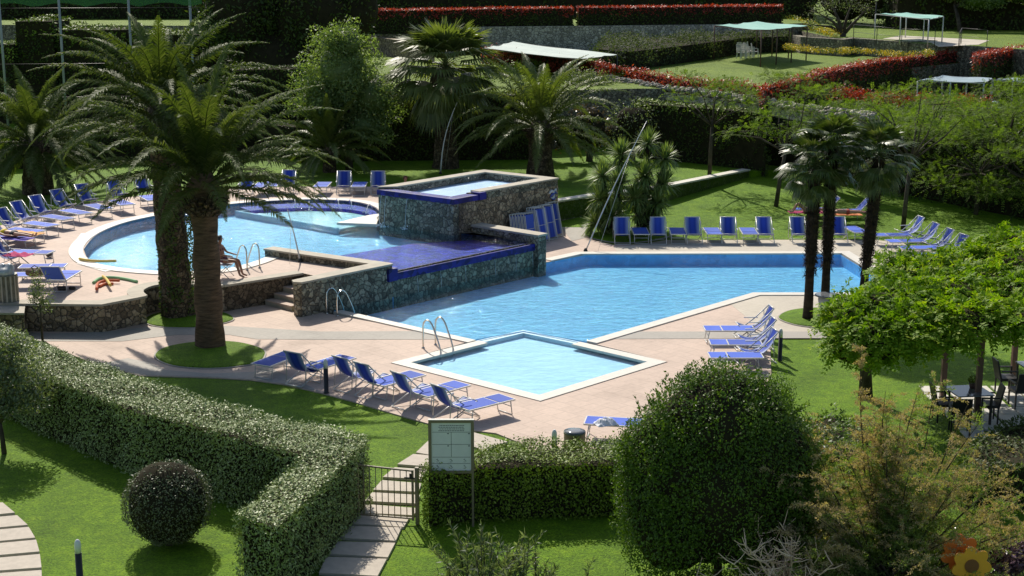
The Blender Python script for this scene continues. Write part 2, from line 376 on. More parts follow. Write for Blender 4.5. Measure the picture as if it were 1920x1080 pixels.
def smoothp(P, n=6, closed=True):
    """Catmull-Rom through 2-D points"""
    m = len(P); out = []
    for i in range(m if closed else m-1):
        g = lambda k: np.array(P[k % m] if closed else P[max(0, min(m-1, k))], float)
        p0, p1, p2, p3 = g(i-1), g(i), g(i+1), g(i+2)
        for j in range(n):
            t = j/n; out.append(tuple(.5*((2*p1)+(-p0+p2)*t+(2*p0-5*p1+4*p2-p3)*t*t+(-p0+3*p1-3*p2+p3)*t**3)))
    if not closed: out.append(tuple(P[-1]))
    return out
def offset(path, d, closed=False):
    """path moved sideways by d (left positive)"""
    out = []; m = len(path)
    for i in range(m):
        a = path[(i-1) % m] if closed or i > 0 else path[i]; b = path[(i+1) % m] if closed or i < m-1 else path[i]
        p = path[i]
        t1 = np.array(p)-np.array(a); t2 = np.array(b)-np.array(p)
        def nrm(t):
            l = math.hypot(*t); return np.array((-t[1]/l, t[0]/l)) if l > 1e-9 else None
        n1, n2 = nrm(t1), nrm(t2)
        if n1 is None: n = n2
        elif n2 is None: n = n1
        else:
            n = n1+n2; l2 = n.dot(n); n = n*2/l2 if l2 > .3 else n1
        out.append((p[0]+n[0]*d, p[1]+n[1]*d))
    return out
def strip(mb, path, w0, w1, z0, z1, mi=0, closed=False, mside=None):
    """band between two offsets of a path, as a slab"""
    a = offset(path, w0, closed); b = offset(path, w1, closed)
    m = len(path); rng_ = range(m if closed else m-1)
    V = [(p[0], p[1], z) for z in (z0, z1) for l in (a, b) for p in l]
    Ft = []; Fs = []
    for i in rng_:
        j = (i+1) % m
        Ft.append((2*m+i, 2*m+j, 3*m+j, 3*m+i)); Fs += [(i, 2*m+i, 2*m+j, j)[::-1], (m+i, 3*m+i, 3*m+j, m+j)]
    if not closed: Fs += [(0, m, 3*m, 2*m), (m-1, 2*m+m-1, 3*m+m-1, m+m-1)]
    mb.add(V, Ft+Fs if mside is None else Ft, mi)
    if mside is not None: mb.add(V, Fs, mside)
    return mb

# ---------------------------------------------------------------- leaves
def unit(a): return a/np.maximum(np.linalg.norm(a, axis=1, keepdims=True), 1e-9)
def leaves(mb, P, Nn, L, W, out=.7, mi=0, g=None, up=0.0, flat=.42):
    g = g or rng; n = len(P)
    if n == 0: return mb
    if out >= 1: d = unit(Nn*out+g.normal(size=(n, 3))*.6+np.array([0, 0, up])); s_ = unit(np.cross(d, g.normal(size=(n, 3))))
    else:                                   # blades lie roughly along the skin, tips lifted
        f = unit(Nn*out+g.normal(size=(n, 3))*flat+np.array([0, 0, max(up, 0)*.6])); s_ = unit(np.cross(f, g.normal(size=(n, 3)))); d = unit(np.cross(f, s_)+Nn*.45+np.array([0, 0, min(up, 0)]))
    l = L*g.uniform(.6, 1.3, (n, 1)); w_ = W*g.uniform(.6, 1.3, (n, 1))
    V = np.stack([P, P+d*l*.45+s_*w_/2, P+d*l, P+d*l*.45-s_*w_/2], 1).reshape(-1, 3)
    mb.add(V, np.arange(4*n).reshape(-1, 4), mi); return mb
def lump(P, s=1.0, ph=0.0):
    x, y, z = P[:, 0]*s, P[:, 1]*s, P[:, 2]*s
    return (np.sin(x*2.1+ph+1.3*np.sin(y*1.7+ph))+np.sin(y*2.7-ph+1.1*np.sin(z*2.3))+np.sin(z*3.1+2*ph+np.sin(x*2.9)))/3
def sample_poly(poly, n, g):
    tri = tessellate_polygon([[Vector((p[0], p[1], 0)) for p in poly]]); T = np.array([[poly[i] for i in t] for t in tri], float)
    a = np.abs(np.cross(T[:, 1]-T[:, 0], T[:, 2]-T[:, 0])); k = g.choice(len(T), n, p=a/a.sum())
    u, v = g.random((n, 1)), g.random((n, 1)); f = (u+v) > 1; u = np.where(f, 1-u, u); v = np.where(f, 1-v, v)
    t = T[k]; return t[:, 0]+(t[:, 1]-t[:, 0])*u+(t[:, 2]-t[:, 0])*v
def hedge(name, poly, z0, z1, mat, label, cat='hedge', leaf=.09, dens=500, rough=.05, group=None, topmat=None, topfrac=0, lumpy=.05, seed=1, core=.10, zs=None, sheer=True):
    """clipped hedge over a footprint; leaves all over its skin, a solid dark core added inside to block light"""
    g = np.random.default_rng(seed); mb = MB()
    if sum(poly[i][0]*poly[(i+1) % len(poly)][1]-poly[(i+1) % len(poly)][0]*poly[i][1] for i in range(len(poly))) < 0: poly = poly[::-1]
    mb.prism(offset(poly, core, True), z0, z1-core, 1)
    n = len(poly); A = 0
    area = abs(sum(poly[i][0]*poly[(i+1) % n][1]-poly[(i+1) % n][0]*poly[i][1] for i in range(n)))/2
    Pt = sample_poly(poly, int(area*dens), g); P = np.column_stack([Pt, np.full(len(Pt), z1)]); Nn = np.tile((0, 0, 1.0), (len(P), 1))
    SP = [P]; SN = [Nn]
    for i in range(n):
        a, b = np.array(poly[i]), np.array(poly[(i+1) % n]); l = np.linalg.norm(b-a)
        if l < .02: continue
        k = int(l*(z1-z0)*dens*.8); t = g.random((k, 1)); q = a+(b-a)*t; nn = np.array(((b-a)[1]/l, -(b-a)[0]/l, 0))
        SP.append(np.column_stack([q, g.uniform(z0, z1, k)])); SN.append(np.tile(nn, (k, 1)))
    P = np.concatenate(SP); Nn = np.concatenate(SN)
    P = P+Nn*(lump(P, 1.5, seed)*lumpy+lump(P, .45, seed+2)*lumpy+g.normal(size=len(P))*rough*.5-leaf*.35)[:, None]
    if topmat is not None:
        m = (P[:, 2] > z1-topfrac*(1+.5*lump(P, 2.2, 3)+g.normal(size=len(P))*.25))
        leaves(mb, P[~m], Nn[~m], leaf, leaf*.5, mi=0, g=g); leaves(mb, P[m], Nn[m], leaf, leaf*.5, mi=2, g=g, up=.5); mats = [mat, CORE_DARK, topmat]
    else: leaves(mb, P, Nn, leaf, leaf*.55, g=g, flat=.24); mats = [mat, CORE_DARK]
    o = mb.build(name, mats, loc=(poly[0][0], poly[0][1], z0)); return tag(o, label, cat, group)
def ico(mb, c, r, mi=0, n=10, jit=.08):
    V = []; F = []
    for i in range(n+1):
        for k in range(2*n):
            a = PI*i/n; b = PI*k/n; q = 1+jit*math.sin(3*a+c[0])*math.cos(2*b+c[1])
            V.append((c[0]+r[0]*math.sin(a)*math.cos(b)*q, c[1]+r[1]*math.sin(a)*math.sin(b)*q, c[2]+r[2]*math.cos(a)*q))
    for i in range(n):
        for k in range(2*n): F.append((i*2*n+k, (i+1)*2*n+k, (i+1)*2*n+(k+1) % (2*n), i*2*n+(k+1) % (2*n)))
    return mb.add(V, F, mi, True)
def cloud(mb, clumps, leaf, per, mi=0, g=None, shell=.35, W=.5, up=.1, lumpy=.15, out=.7):
    """clumps: (centre, radii); leaves spread through the outer shell of each"""
    g = g or rng
    for c, r in clumps:
        c = np.array(c); r = np.array(r if hasattr(r, '__len__') else (r,)*3, float); k = int(per*(r[0]*r[1]+r[0]*r[2]+r[1]*r[2])/3*4)
        d = unit(g.normal(size=(k, 3))); q = 1-shell*g.random((k, 1))**1.5; q = q*(1+lumpy*lump(d*r, 2.2, c[0]))[:, None] if lumpy else q
        P = c+d*r*q; leaves(mb, P, unit(d/r), leaf, leaf*W, out, mi, g, up)
    return mb

def sprays(mb, P, D, L, k, leaf, W, mi=0, g=None, droop=.5):
    """pinnate sprays: k pairs of leaflets along a curved axis from each point"""
    g = g or rng; n = len(P); D = unit(D); L = L*g.uniform(.6, 1.2, (n, 1)); s_ = unit(np.cross(D, np.array((0, 0, 1.0))+g.normal(size=(n, 3))*.35))
    for i in range(k):
        t = (i+1)/k; c = P+D*L*t+np.array((0, 0, -1))*L*droop*t*t; ax = unit(D+np.array((0, 0, -2*droop*t)))
        for sg in (-1, 1):
            d = unit(s_*sg+ax*.7+g.normal(size=(n, 3))*.15); w_ = unit(np.cross(d, np.cross(s_, ax)))*W; l = leaf*g.uniform(.75, 1.15, (n, 1))*(1-.3*abs(t-.5))
            V = np.stack([c, c+d*l*.45+w_/2, c+d*l, c+d*l*.45-w_/2], 1).reshape(-1, 3); mb.add(V, np.arange(4*n).reshape(-1, 4), mi)
    return mb
def spraycloud(mb, clumps, per, L, k, leaf, W, mi=0, g=None, droop=.5, shell=.5, upper=-.2):
    for c, r in clumps:
        c = np.array(c); r = np.array(r, float); n = int(per*(r[0]*r[1]+r[0]*r[2]+r[1]*r[2])/3*4); d = unit(g.normal(size=(n, 3))); d = d[d[:, 2] > upper] if upper > -1 else d
        P = c+d*r*(1-shell*g.random((len(d), 1))**1.5)*(1+.15*lump(d*r, 2.2, c[0]))[:, None]
        sprays(mb, P, unit(d/r)*np.array((1, 1, .5))+g.normal(size=d.shape)*.35, L, k, leaf, W, mi, g, droop)
    return mb

# ================================================================ GROUND, PAVING, POOLS
ZT = .85                                   # level of the upper terrace
WEIR0 = (-6.62, 44.42); WEIR1 = (.94, 52.71)   # wall line between the two levels
pdir = np.array(WEIR1)-np.array(WEIR0); pdir /= np.linalg.norm(pdir); pn = np.array((-pdir[1], pdir[0]))   # along the wall / towards the terrace
def wl(s_, off=0):                          # point s metres along the weir wall, off metres back from its face
    p = np.array(WEIR0)+pdir*s_+pn*off; return (float(p[0]), float(p[1]))
A0 = (-5.68, 45.47)
BIG = [A0, WEIR1, at(1097, 478), at(1576, 477), at(1693, 549), at(1412, 549), at(1100, 640), (.34, 42.77), at(885, 637), at(660, 587)]
SMALL = [at(735, 681), at(1013, 752), at(1248.5, 679), at(1088, 641.5), (.34, 42.72), at(893, 639)]
TANK = [(-2.2, 54.1), (1.85, 58.95), (-1.2, 61.3), (-5.2, 56.5)]     # near, right, far, left corners
UPPER_CTRL = pts([(157, 470), (170, 492), (215, 504), (290, 511.5), (350, 512.5), (420, 508), (470, 496), (509, 481)], .8)
UPPER_FAR = pts([(706, 412), (712, 402), (700, 390), (660, 380.5), (590, 377), (520, 379), (450, 384), (380, 392), (300, 406), (230, 422), (180, 444)], .8)
PB0 = (-8.44, 50.36); PB1 = wl(4.0, 0)      # back parapet end / corner over the weir wall
UPPER = smoothp(UPPER_CTRL, 5, False)+[(-8.2, 50.55), (-3.9, 47.45), (.9, 52.73), (-1.3, 54.55), (-2.0, 54.4), (-5.0, 56.7)]+smoothp([at(706, 414, .8)]+UPPER_FAR+[UPPER_CTRL[0]], 5, False)[:-1]
POOLHOLE = [wl(.9, .2), wl(11.3, .2), at(1030, 490.5), at(1097, 476), at(1578, 475), at(1697, 550.5), at(1412, 551), at(1102, 641.6), at(1253, 679), at(1013, 753), at(732, 681), at(885, 639)]

g0 = MB()
BIGOUT = offset(POOLHOLE, 0, True)
g0.prism([(-600, -40), (600, -40), (600, 1500), (-600, 1500)], -1, -.03, 0, holes=[POOLHOLE], side=False)
struct(g0, 'ground', [GRASS])

# lower deck
deck_px = [(-260, 640), (-100, 610), (60, 622), (100, 650), (180, 684), (262, 704), (400, 708), (470, 712), (530, 720), (600, 736), (660, 752), (740, 776), (810, 796), (880, 806), (930, 812), (985, 834), (1010, 870), (1180, 872), (1330, 850), (1425, 770), (1446, 700), (1444, 633)]
DECK = pts(deck_px)+[at(1560, 634), at(1760, 634), at(1900, 634)]+pts([(1960, 560), (1900, 525), (1838, 505), (1780, 482), (1740, 466), (1690, 455), (1640, 449.5), (1500, 449.5), (1250, 450), (1200, 458), (1150, 459), (1112, 450), (1098, 436), (1120, 408), (1135, 398), (1047, 422)])+[(1.7, 59.2), (-2.0, 54.6), (-6.7, 44.95), (-8.9, 47.5), (-12, 48), (-22, 47), (-30, 46)]
d0 = MB(); d0.prism(DECK, -.03, 0, 0, holes=[POOLHOLE]); struct(d0, 'deck', [PAVE_PINK])
pale = MB()
pale.prism(pts([(1405, 553), (1370, 571), (1441, 628), (1452, 633), (1900, 633), (1955, 560), (1899, 526), (1838, 506), (1780, 483), (1740, 467), (1690, 456), (1640, 450.4), (1500, 450.4), (1250, 451), (1195, 459.5), (1150, 464), (1160, 474.5), (1500, 474.5), (1583, 474.5), (1705, 551.5), (1600, 552.5)]), 0, .004, 0)
struct(pale, 'paving_pale', [PAVE_PALE])
band = MB()
band.prism(pts([(1182, 622), (1440, 622), (1900, 622), (1900, 634), (1444, 634.5), (1140, 636)]), 0, .008)
band.prism(pts([(-200, 612), (100, 626), (200, 622), (300, 611), (420, 611), (600, 622), (800, 621), (852, 632), (846, 636.5), (600, 637), (480, 636), (430, 628), (330, 628), (230, 640), (150, 640), (60, 640), (-200, 630)]), 0, .008)
band.prism(pts([(185, 683), (262, 703), (400, 707), (470, 711), (530, 719), (600, 735), (560, 714), (515, 694), (500, 680), (480, 697), (395, 701), (310, 694), (280, 680), (240, 672)]), 0, .008)
band.prism([at(1048, 421), at(1134, 397), at(1119, 407), at(1099, 432), at(1098, 446), at(1072, 452)], 0, .008)
struct(band, 'paving_grey', [PAVE_GREY])

def island(name, px, label=None, z=0.0):
    m = MB(); P = smoothp(pts(px, z), 6)
    c = np.mean(P, axis=0)
    for k, (q0, h0, q1, h1) in enumerate([(1, .0, .97, .05), (.97, .05, .75, .10), (.75, .10, .4, .13), (.4, .13, .0, .14)]):
        V = [(c[0]+(p[0]-c[0])*q, c[1]+(p[1]-c[1])*q, z+h+.006) for q, h in ((q0, h0), (q1, h1)) for p in P]; n = len(P)
        m.add(V, [(i, (i+1) % n, n+(i+1) % n, n+i) for i in range(n)], 0, True)
    strip(m, P+[P[0]], -.06, .02, z-.01, z+.03, 1)
    return struct(m, name, [GRASS, PAVE_GREY])
island('grass_island', [(290, 670), (310, 653), (370, 643), (440, 643), (490, 655), (497, 668), (478, 683), (400, 692), (325, 687)])
island('grass_island', [(272, 605), (285, 592), (340, 583), (410, 586), (438, 597), (425, 606), (370, 615), (300, 614)])
island('grass_island', [(1459, 597), (1480, 584), (1530, 579), (1600, 582), (1650, 590), (1655, 604), (1600, 616), (1540, 616), (1490, 610)])
island('grass_island', [(1096, 440), (1105, 425), (1150, 415), (1230, 420), (1262, 438), (1240, 448), (1195, 455), (1150, 455), (1112, 448)])

# big pool: basin, water, coping
def basin(name, poly, zf, mfloor, mwall, ztop=-.01):
    m = MB(); m.prism(poly, zf-.1, zf, 0, side=False)
    P = poly if sum(poly[i][0]*poly[(i+1) % len(poly)][1]-poly[(i+1) % len(poly)][0]*poly[i][1] for i in range(len(poly))) > 0 else poly[::-1]
    k = len(P); m.add([(p[0], p[1], zf) for p in P]+[(p[0], p[1], ztop) for p in P], [((i+1) % k, i, k+i, k+(i+1) % k) for i in range(k)], 1)
    return struct(m, name, [mfloor, mwall])
basin('pool_basin', BIG, -.42, POOL, POOL_WALL)
basin('pool_basin', SMALL, -.15, POOL_SHALLOW, POOL_WALL2)
def water(name, poly, z, mat):
    m = MB(); m.prism(poly, z-.01, z, 0, side=False); return struct(m, name, [mat])
water('pool_water', BIG, -.04, WATER); water('pool_water', SMALL, -.036, WATER_CALM)
cp = MB()
def edge_tiles(mb, path, w0, w1, z0, z1, closed=False):
    strip(mb, path, w0, w1, z0, z1, 0, closed)
strip(cp, [wl(12.0), at(1090, 477.2), at(1578, 476), at(1697, 550.2)], 0, .42, -.05, .03)
strip(cp, [at(1760, 550), at(1412, 550), at(1100, 641)], 0, .38, -.05, .035)
strip(cp, [at(892, 639.5), at(640, 583)], 0, .34, -.05, .035)
strip(cp, [at(1088, 642), at(1250, 679.3), at(1013, 753), at(733, 681), at(897, 639.8)][::-1], .0, .38, -.05, .022)
struct(cp, 'pool_coping', [POOLCOPE])
dv = MB(); strip(dv, [at(899, 641.5), at(981, 622.5), at(1087, 644.5)], -.02, .26, -.7, -.025); struct(dv, 'pool_divider', [POOL_WHITEISH])

# upper terrace
TF = pts([(-260, 566), (0, 567), (190, 568), (268, 551), (266, 545), (280, 537), (305, 533), (345, 533), (395, 536)], ZT)
TC = (-6.88, 47.12)                          # corner beside the steps
STAIR_IN = (TC[0]+.737*.98, TC[1]-.675*.98)
TERR = TF+[(-9.11, 45.25), TC, STAIR_IN, wl(.3, .3), wl(.1, .02), wl(4.2, .02), (.92, 52.75), (-1.4, 54.6), (-1.9, 54.45), (1.75, 58.9)]+pts([(1047, 352), (900, 343), (700, 350), (560, 350), (450, 353), (300, 362), (200, 375), (130, 388), (60, 404), (0, 423), (-80, 450), (-260, 500)], ZT)
HOLE = UPPER
t0 = MB(); t0.prism(TERR, .02, ZT, 0, holes=[HOLE], mside=1); struct(t0, 'terrace', [PAVE_PINK, STONE_WARM])
ul = MB()                                   # upper lawn round the terrace
LW = [at(1047, 378, .9), at(1123, 366, .9), at(1240, 352, .9), at(1405, 321, .85)]
ul.prism(pts([(-300, 480)], ZT)+pts([(-80, 449), (0, 422), (60, 403), (130, 387), (200, 374), (300, 361), (450, 352), (560, 349), (700, 349), (900, 342)], ZT)+[(1.9, 59.1)]+LW+[(40, 80), (140, 80), (140, 140), (-150, 140), (-150, 60)], .1, ZT-.012)
struct(ul, 'lawn_upper', [GRASS])
gs = MB()                                   # lawn that rises gently to the right of the pool
nx, ny = 60, 26; X0, X1, Y0, Y1 = -1.0, 70, 56, 82
def lawnz(x, y):
    t = max(0, min(1, (y-58)/19)); return -.045+.78*(t*t*(3-2*t))+.02*math.sin(x*.5)
wx = [p[0] for p in LW]; wy = [p[1] for p in LW]
V = []
for j in range(ny+1):
    for i in range(nx+1):
        y = Y0+(Y1-Y0)*j/ny; x = X0+(X1-X0)*i/nx
        V.append((x, y, lawnz(x, y)))
F_ = [(j*(nx+1)+i, j*(nx+1)+i+1, (j+1)*(nx+1)+i+1, (j+1)*(nx+1)+i) for j in range(ny) for i in range(nx) if V[j*(nx+1)+i][0] > np.interp(V[(j+1)*(nx+1)+i][1], wy, wx)-.6 or True]
gs.add(V, F_, 0, True); struct(gs, 'lawn_slope', [GRASS])
water('upper_pool_water', [p for p in UPPER], .80, WATER)
KIDC = np.array(at(560, 400, .8))
basin('upper_pool_basin', UPPER, .40, POOL, POOL_WALL, ZT-.005)
UPCOPE = [p for p in smoothp([at(706, 414, .8)]+UPPER_FAR+UPPER_CTRL, 6, False)]
uc = MB(); strip(uc, UPCOPE, -.02, -.50, .75, ZT+.03) 
strip(uc, [at(p[0], p[1], .8) for p in [(170, 440), (150, 468), (165, 496), (215, 510)]], 0, -.35, .75, ZT+.015)
struct(uc, 'upper_pool_coping', [POOLCOPE])
# paddling pool ring inside the upper pool
SP0 = at(632, 421, .8); SP1 = at(708, 407, .8); DV0 = at(440, 389, .8)
kid_out = smoothp(pts([(704, 407), (709, 400), (697, 390), (660, 381.5), (590, 378), (520, 380), (450, 385.5)], .8), 6, False)
kid_in = smoothp(pts([(690, 404), (692, 399), (675, 393), (640, 388.5), (590, 387), (530, 388), (468, 392)], .8), 6, False)
kr = MB()
n = len(kid_out); kr.add([(p[0], p[1], .735) for p in kid_out]+[(p[0], p[1], .735) for p in kid_in], [(i, i+1, n+i+1, n+i) for i in range(n-1)])
kr.add([(p[0], p[1], .735) for p in kid_in]+[(p[0], p[1], .60) for p in kid_in], [(i, i+1, n+i+1, n+i) for i in range(n-1)])
kr.prism([SP0, SP1]+kid_out[2:]+[DV0], .5, .60, 1)
strip(kr, [DV0, SP0], 0, .10, .2, .66, 1)
struct(kr, 'paddling_pool', [POOL_PURPLE, POOL_KID])
sp = MB(); sp.prism([SP0, at(706, 424, .8), at(712, 404, .8), at(690, 407, .8), at(664, 413, .8)], .78, ZT+.03); struct(sp, 'pool_spit', [POOLCOPE])
# cobalt basin behind the weir
S0 = at(604, 473, .8); S1 = at(772, 446, .8)
CB = [S0, (-3.95, 47.5), (.88, 52.76), (-1.35, 54.5), (-2.0, 54.25), S1]
cb = MB(); cb.prism(CB, .2, .58, 0)
struct(cb, 'cobalt_basin', [POOL_PURPLE])
water('cascade_water', [(p[0], p[1]) for p in CB[1:5]]+[S1, S0], .806, WATER_CHOP)

# ---------------------------------------------------------------- walls
def wallthing(name, label, mats, fn, cat='wall', parts=()):
    m = MB(); fn(m); o = m.build(name, mats); tag(o, label, cat); return o
root = empty('cascade_weir', (WEIR0[0], WEIR0[1], 0), 'low rubble cascade wall with cobalt blue lip above the big pool', 'wall')
def part(name, mats, fn, parent, label=None):
    m = MB(); fn(m); o = m.build(name, mats, loc=tuple(parent.location)); o.location = (0, 0, 0); o.parent = parent
    if label: o['label'] = label
    return o
part('wall', [STONE_WET], lambda m: (m.prism([wl(4.0, 0), wl(11.15, 0), wl(11.15, .27), wl(4.0, .27)], -.7, .57)), root)
part('lip', [COBALT_RIM], lambda m: (m.prism([wl(3.95, -.07), wl(11.3, -.07), wl(11.3, .30), wl(3.95, .30)], .56, .80)), root)
part('lip_block', [COBALT_RIM], lambda m: (m.prism([wl(3.72, -.10), wl(4.12, -.10), wl(4.12, .25), wl(3.72, .25)], .55, .96)), root)
part('lip_block', [COBALT_RIM], lambda m: (m.prism([wl(11.05, -.10), wl(11.5, -.10), wl(11.5, .5), wl(11.05, .5)], .55, .94)), root)
par = empty('parapet_wall', (WEIR0[0], WEIR0[1], 0), 'L-shaped rubble parapet with flat stone cap beside the steps', 'wall')
PBn = np.array(PB0)-np.array(wl(4.0)); PBn /= np.linalg.norm(PBn); PBp = np.array((PBn[1], -PBn[0]))
if PBp[0] > 0: PBp = -PBp
q = lambda s_, o_: (float(wl(4.0)[0]+PBn[0]*s_+PBp[0]*o_), float(wl(4.0)[1]+PBn[1]*s_+PBp[1]*o_))
LSH = [wl(.12, 0), wl(3.96, 0), q(.2, -.03), q(5.3, -.03), q(5.3, .42), q(.62, .42), wl(.12, .42), wl(0, .21)]
part('wall', [STONE], lambda m: m.prism(LSH, -.7, 1.06), par)
part('cap', [COPE], lambda m: m.prism(offset(LSH, -.03 if sum(LSH[i][0]*LSH[(i+1) % 8][1]-LSH[(i+1) % 8][0]*LSH[i][1] for i in range(8)) > 0 else .03, True), 1.06, 1.12), par)
rb = empty('end_wall', (.9, 52.8, 0), 'short rubble wall with pale cap at the right end of the cobalt basin', 'wall')
EW = [(.95, 52.4), (1.25, 52.75), (-1.15, 54.95), (-1.5, 54.5)]
part('wall', [STONE], lambda m: m.prism(EW, -.7, 1.08), rb)
part('cap', [COPE], lambda m: m.prism(offset(EW, -.04, True), 1.08, 1.15), rb)

TANKZ = 2.3
tk = empty('raised_water_tank', (-2.2, 54.1, 0), 'tall rubble-clad raised tank with water and cobalt overflow lip', 'tank')
def inset(P, d): 
    s_ = sum(P[i][0]*P[(i+1) % len(P)][1]-P[(i+1) % len(P)][0]*P[i][1] for i in range(len(P)))
    return offset(P, d if s_ > 0 else -d, True)
TKI = inset(TANK, .5)
def lerp(a, b, t): return (a[0]+(b[0]-a[0])*t, a[1]+(b[1]-a[1])*t)
Nn_, Rr, Ff, Ll = TANK
part('wall', [STONE_WET, STONE], lambda m: m.prism(TANK, -.1, TANKZ-.30, 0, top=False).prism([lerp(Nn_, Rr, .22), Rr, Ff, Ll, lerp(Nn_, Ll, 1.0), inset(TANK, .45)[3], inset(TANK, .45)[2], inset(TANK, .45)[1], lerp(inset(TANK, .45)[0], inset(TANK, .45)[1], .15)], TANKZ-.30, TANKZ-.06, 1), tk)
def drywall(m):
    # the dry right-hand face, 3 mm proud
    nrm = np.array((Rr[1]-Nn_[1], -(Rr[0]-Nn_[0]))); nrm = nrm/np.linalg.norm(nrm)*.02
    a = lerp(Nn_, Rr, .05); a = (a[0]+nrm[0], a[1]+nrm[1]); b = (Rr[0]+nrm[0], Rr[1]+nrm[1])
    m.prism([a, b, (b[0]-nrm[0]*2, b[1]-nrm[1]*2), (a[0]-nrm[0]*2, a[1]-nrm[1]*2)], -.1, TANKZ-.31)
part('dry_face', [STONE_WARM], drywall, tk, 'dry brown rubble face of the tank')
part('rim', [COPE], lambda m: m.prism([lerp(Nn_, Rr, .24), (Rr[0]+.05, Rr[1]-.03), (Ff[0]+.02, Ff[1]+.05), (Ll[0]-.05, Ll[1]+.0), inset(TANK, .5)[3], inset(TANK, .5)[2], inset(TANK, .5)[1], lerp(inset(TANK, .5)[0], inset(TANK, .5)[1], .2)], TANKZ-.06, TANKZ), tk)
LIPP = [lerp(Nn_, Rr, .27), lerp(Nn_, Rr, .0), Ll]
def tanklip(m):
    u1 = np.array(Rr)-np.array(Nn_); u1 /= np.linalg.norm(u1); u2 = np.array(Ll)-np.array(Nn_); u2 /= np.linalg.norm(u2)
    n0 = np.array(Nn_)
    o = lambda a, b: tuple(n0+u1*a+u2*b)
    m.prism([o(-.08, -.1), o(1.6, -.1), o(1.6, .48), o(.42, .48), o(.42, 3.84), o(-.08, 3.84)], TANKZ-.30, TANKZ-.10)
    m.prism([o(1.35, -.14), o(1.75, -.14), o(1.75, .3), o(1.35, .3)], TANKZ-.30, TANKZ-.02)
part('overflow_lip', [COBALT_RIM], tanklip, tk)
part('tank_floor', [POOL_WHITEISH], lambda m: m.prism(inset(TANK, .4), .5, TANKZ-.32), tk)
o = MB().prism(inset(TANK, .06), 0, TANKZ-.088, side=False).build('tank_water', [WATER_CHOP]); o['kind'] = 'structure'
# emblem of blue and white mosaic on the tank wall
def emblem(m):
    u = np.array(Rr)-np.array(Nn_); u /= np.linalg.norm(u); nn = np.array((u[1], -u[0]))
    c = np.array(at(1020, 376, 1.35)); c3 = np.array(Nn_)+u*5.95
    def P(a, h, d=.03): return (c3[0]+u[0]*a+nn[0]*(d+.02), c3[1]+u[1]*a+nn[1]*(d+.02), 1.66+h)
    m.tube([P(-.24, .06), P(-.1, .16), P(.03, .1), P(.1, -.02), P(.02, -.14), P(-.12, -.12)], [.03, .06, .07, .06, .05, .02], 6, 0)
    m.tube([P(-.2, -.08, .05), P(-.05, .02, .05), P(.12, .08, .05), P(.26, .02, .05)], [.02, .05, .05, .02], 6, 1)
    m.tube([P(.05, .12, .04), P(.18, .2, .04), P(.24, .12, .04)], [.03, .04, .02], 6, 0)
    m.tube([P(-.05, -.18, .04), P(.08, -.2, .04), P(.2, -.12, .04)], [.03, .04, .02], 6, 1)
tag((lambda m: (emblem(m), m.build('wall_emblem', [plain('white_mosaic', (.7, .72, .75), .3), plain('blue_mosaic', (.05, .09, .4), .3)]))[1])(MB()), 'small blue and white mosaic figure fixed on the tank wall', 'ornament')

# terrace front walls with stone caps
def retaining(name, path, z0, z1, th, label, mat, capm=COPE, cap=.07, capw=.06, side=1):
    r = empty(name, (path[0][0], path[0][1], z0), label, 'wall')
    part('wall', [mat], lambda m: strip(m, path, 0, th*side, z0, z1-cap), r)
    part('cap', [capm], lambda m: strip(m, path, -capw*side, (th+capw)*side, z1-cap, z1), r)
    return r
CURVE = smoothp(pts([(273, 555), (266, 549), (268, 543), (285, 536), (312, 533), (350, 534), (395, 537)], ZT)+[(-9.11, 45.25)], 4, False)
retaining('terrace_wall', pts([(-260, 568), (0, 569), (190, 571), (273, 555)], ZT), -.1, ZT+.02, .40, 'long rubble wall with grey cap at left holding up the pool terrace', STONE_WARM)
retaining('terrace_wall', CURVE, -.1, ZT+.022, .38, 'curved rubble wall with grey cap behind the ivy-covered palm', STONE_WARM)
retaining('terrace_wall', [(-9.11, 45.25), TC], -.1, ZT+.018, .34, 'rubble wall with grey cap left of the stone steps', STONE_WARM)
gp = empty('wall_pier', (at(0, 618)[0], at(0, 618)[1], 0), 'low square rubble pier with flat cap standing before the long left wall', 'wall')
part('wall', [STONE_WARM], lambda m: m.prism(pts([(-60, 590+45), (48, 590+45), (50, 612), (-60, 612)]), -.1, .74), gp)
part('cap', [COPE], lambda m: m.prism(pts([(-62, 636.5), (49, 636.5), (52, 611), (-60, 611)]), .74, .80), gp)
st = empty('stone_steps', (TC[0], TC[1], 0), 'stone steps climbing from the lower deck to the terrace', 'steps')
for k in range(4):
    z = ZT*(k+1)/5; b0 = 1.42-.34*k
    def f(m, b0=b0, z=z):
        a = np.array(TC); u = -pdir; v = np.array((.737, -.675))
        c = [a+u*b0+v*-.30, a+u*b0+v*1.15, a+v*1.15, a+v*-.30]
        m.prism([tuple(x) for x in c], -.1, z-.04, 1); m.prism([tuple(x) for x in [c[0]+u*.02, c[1]+u*.02, c[2], c[3]]], z-.04, z, 0)
    part('step', [PAVE_PINK, COPE], f, st)
retaining('lawn_wall', LW[:2]+[LW[2]]+[LW[3]], -.1, .95, .35, 'long low rubble wall with pale cap edging the raised lawn', STONE, POOLCOPE, side=1)

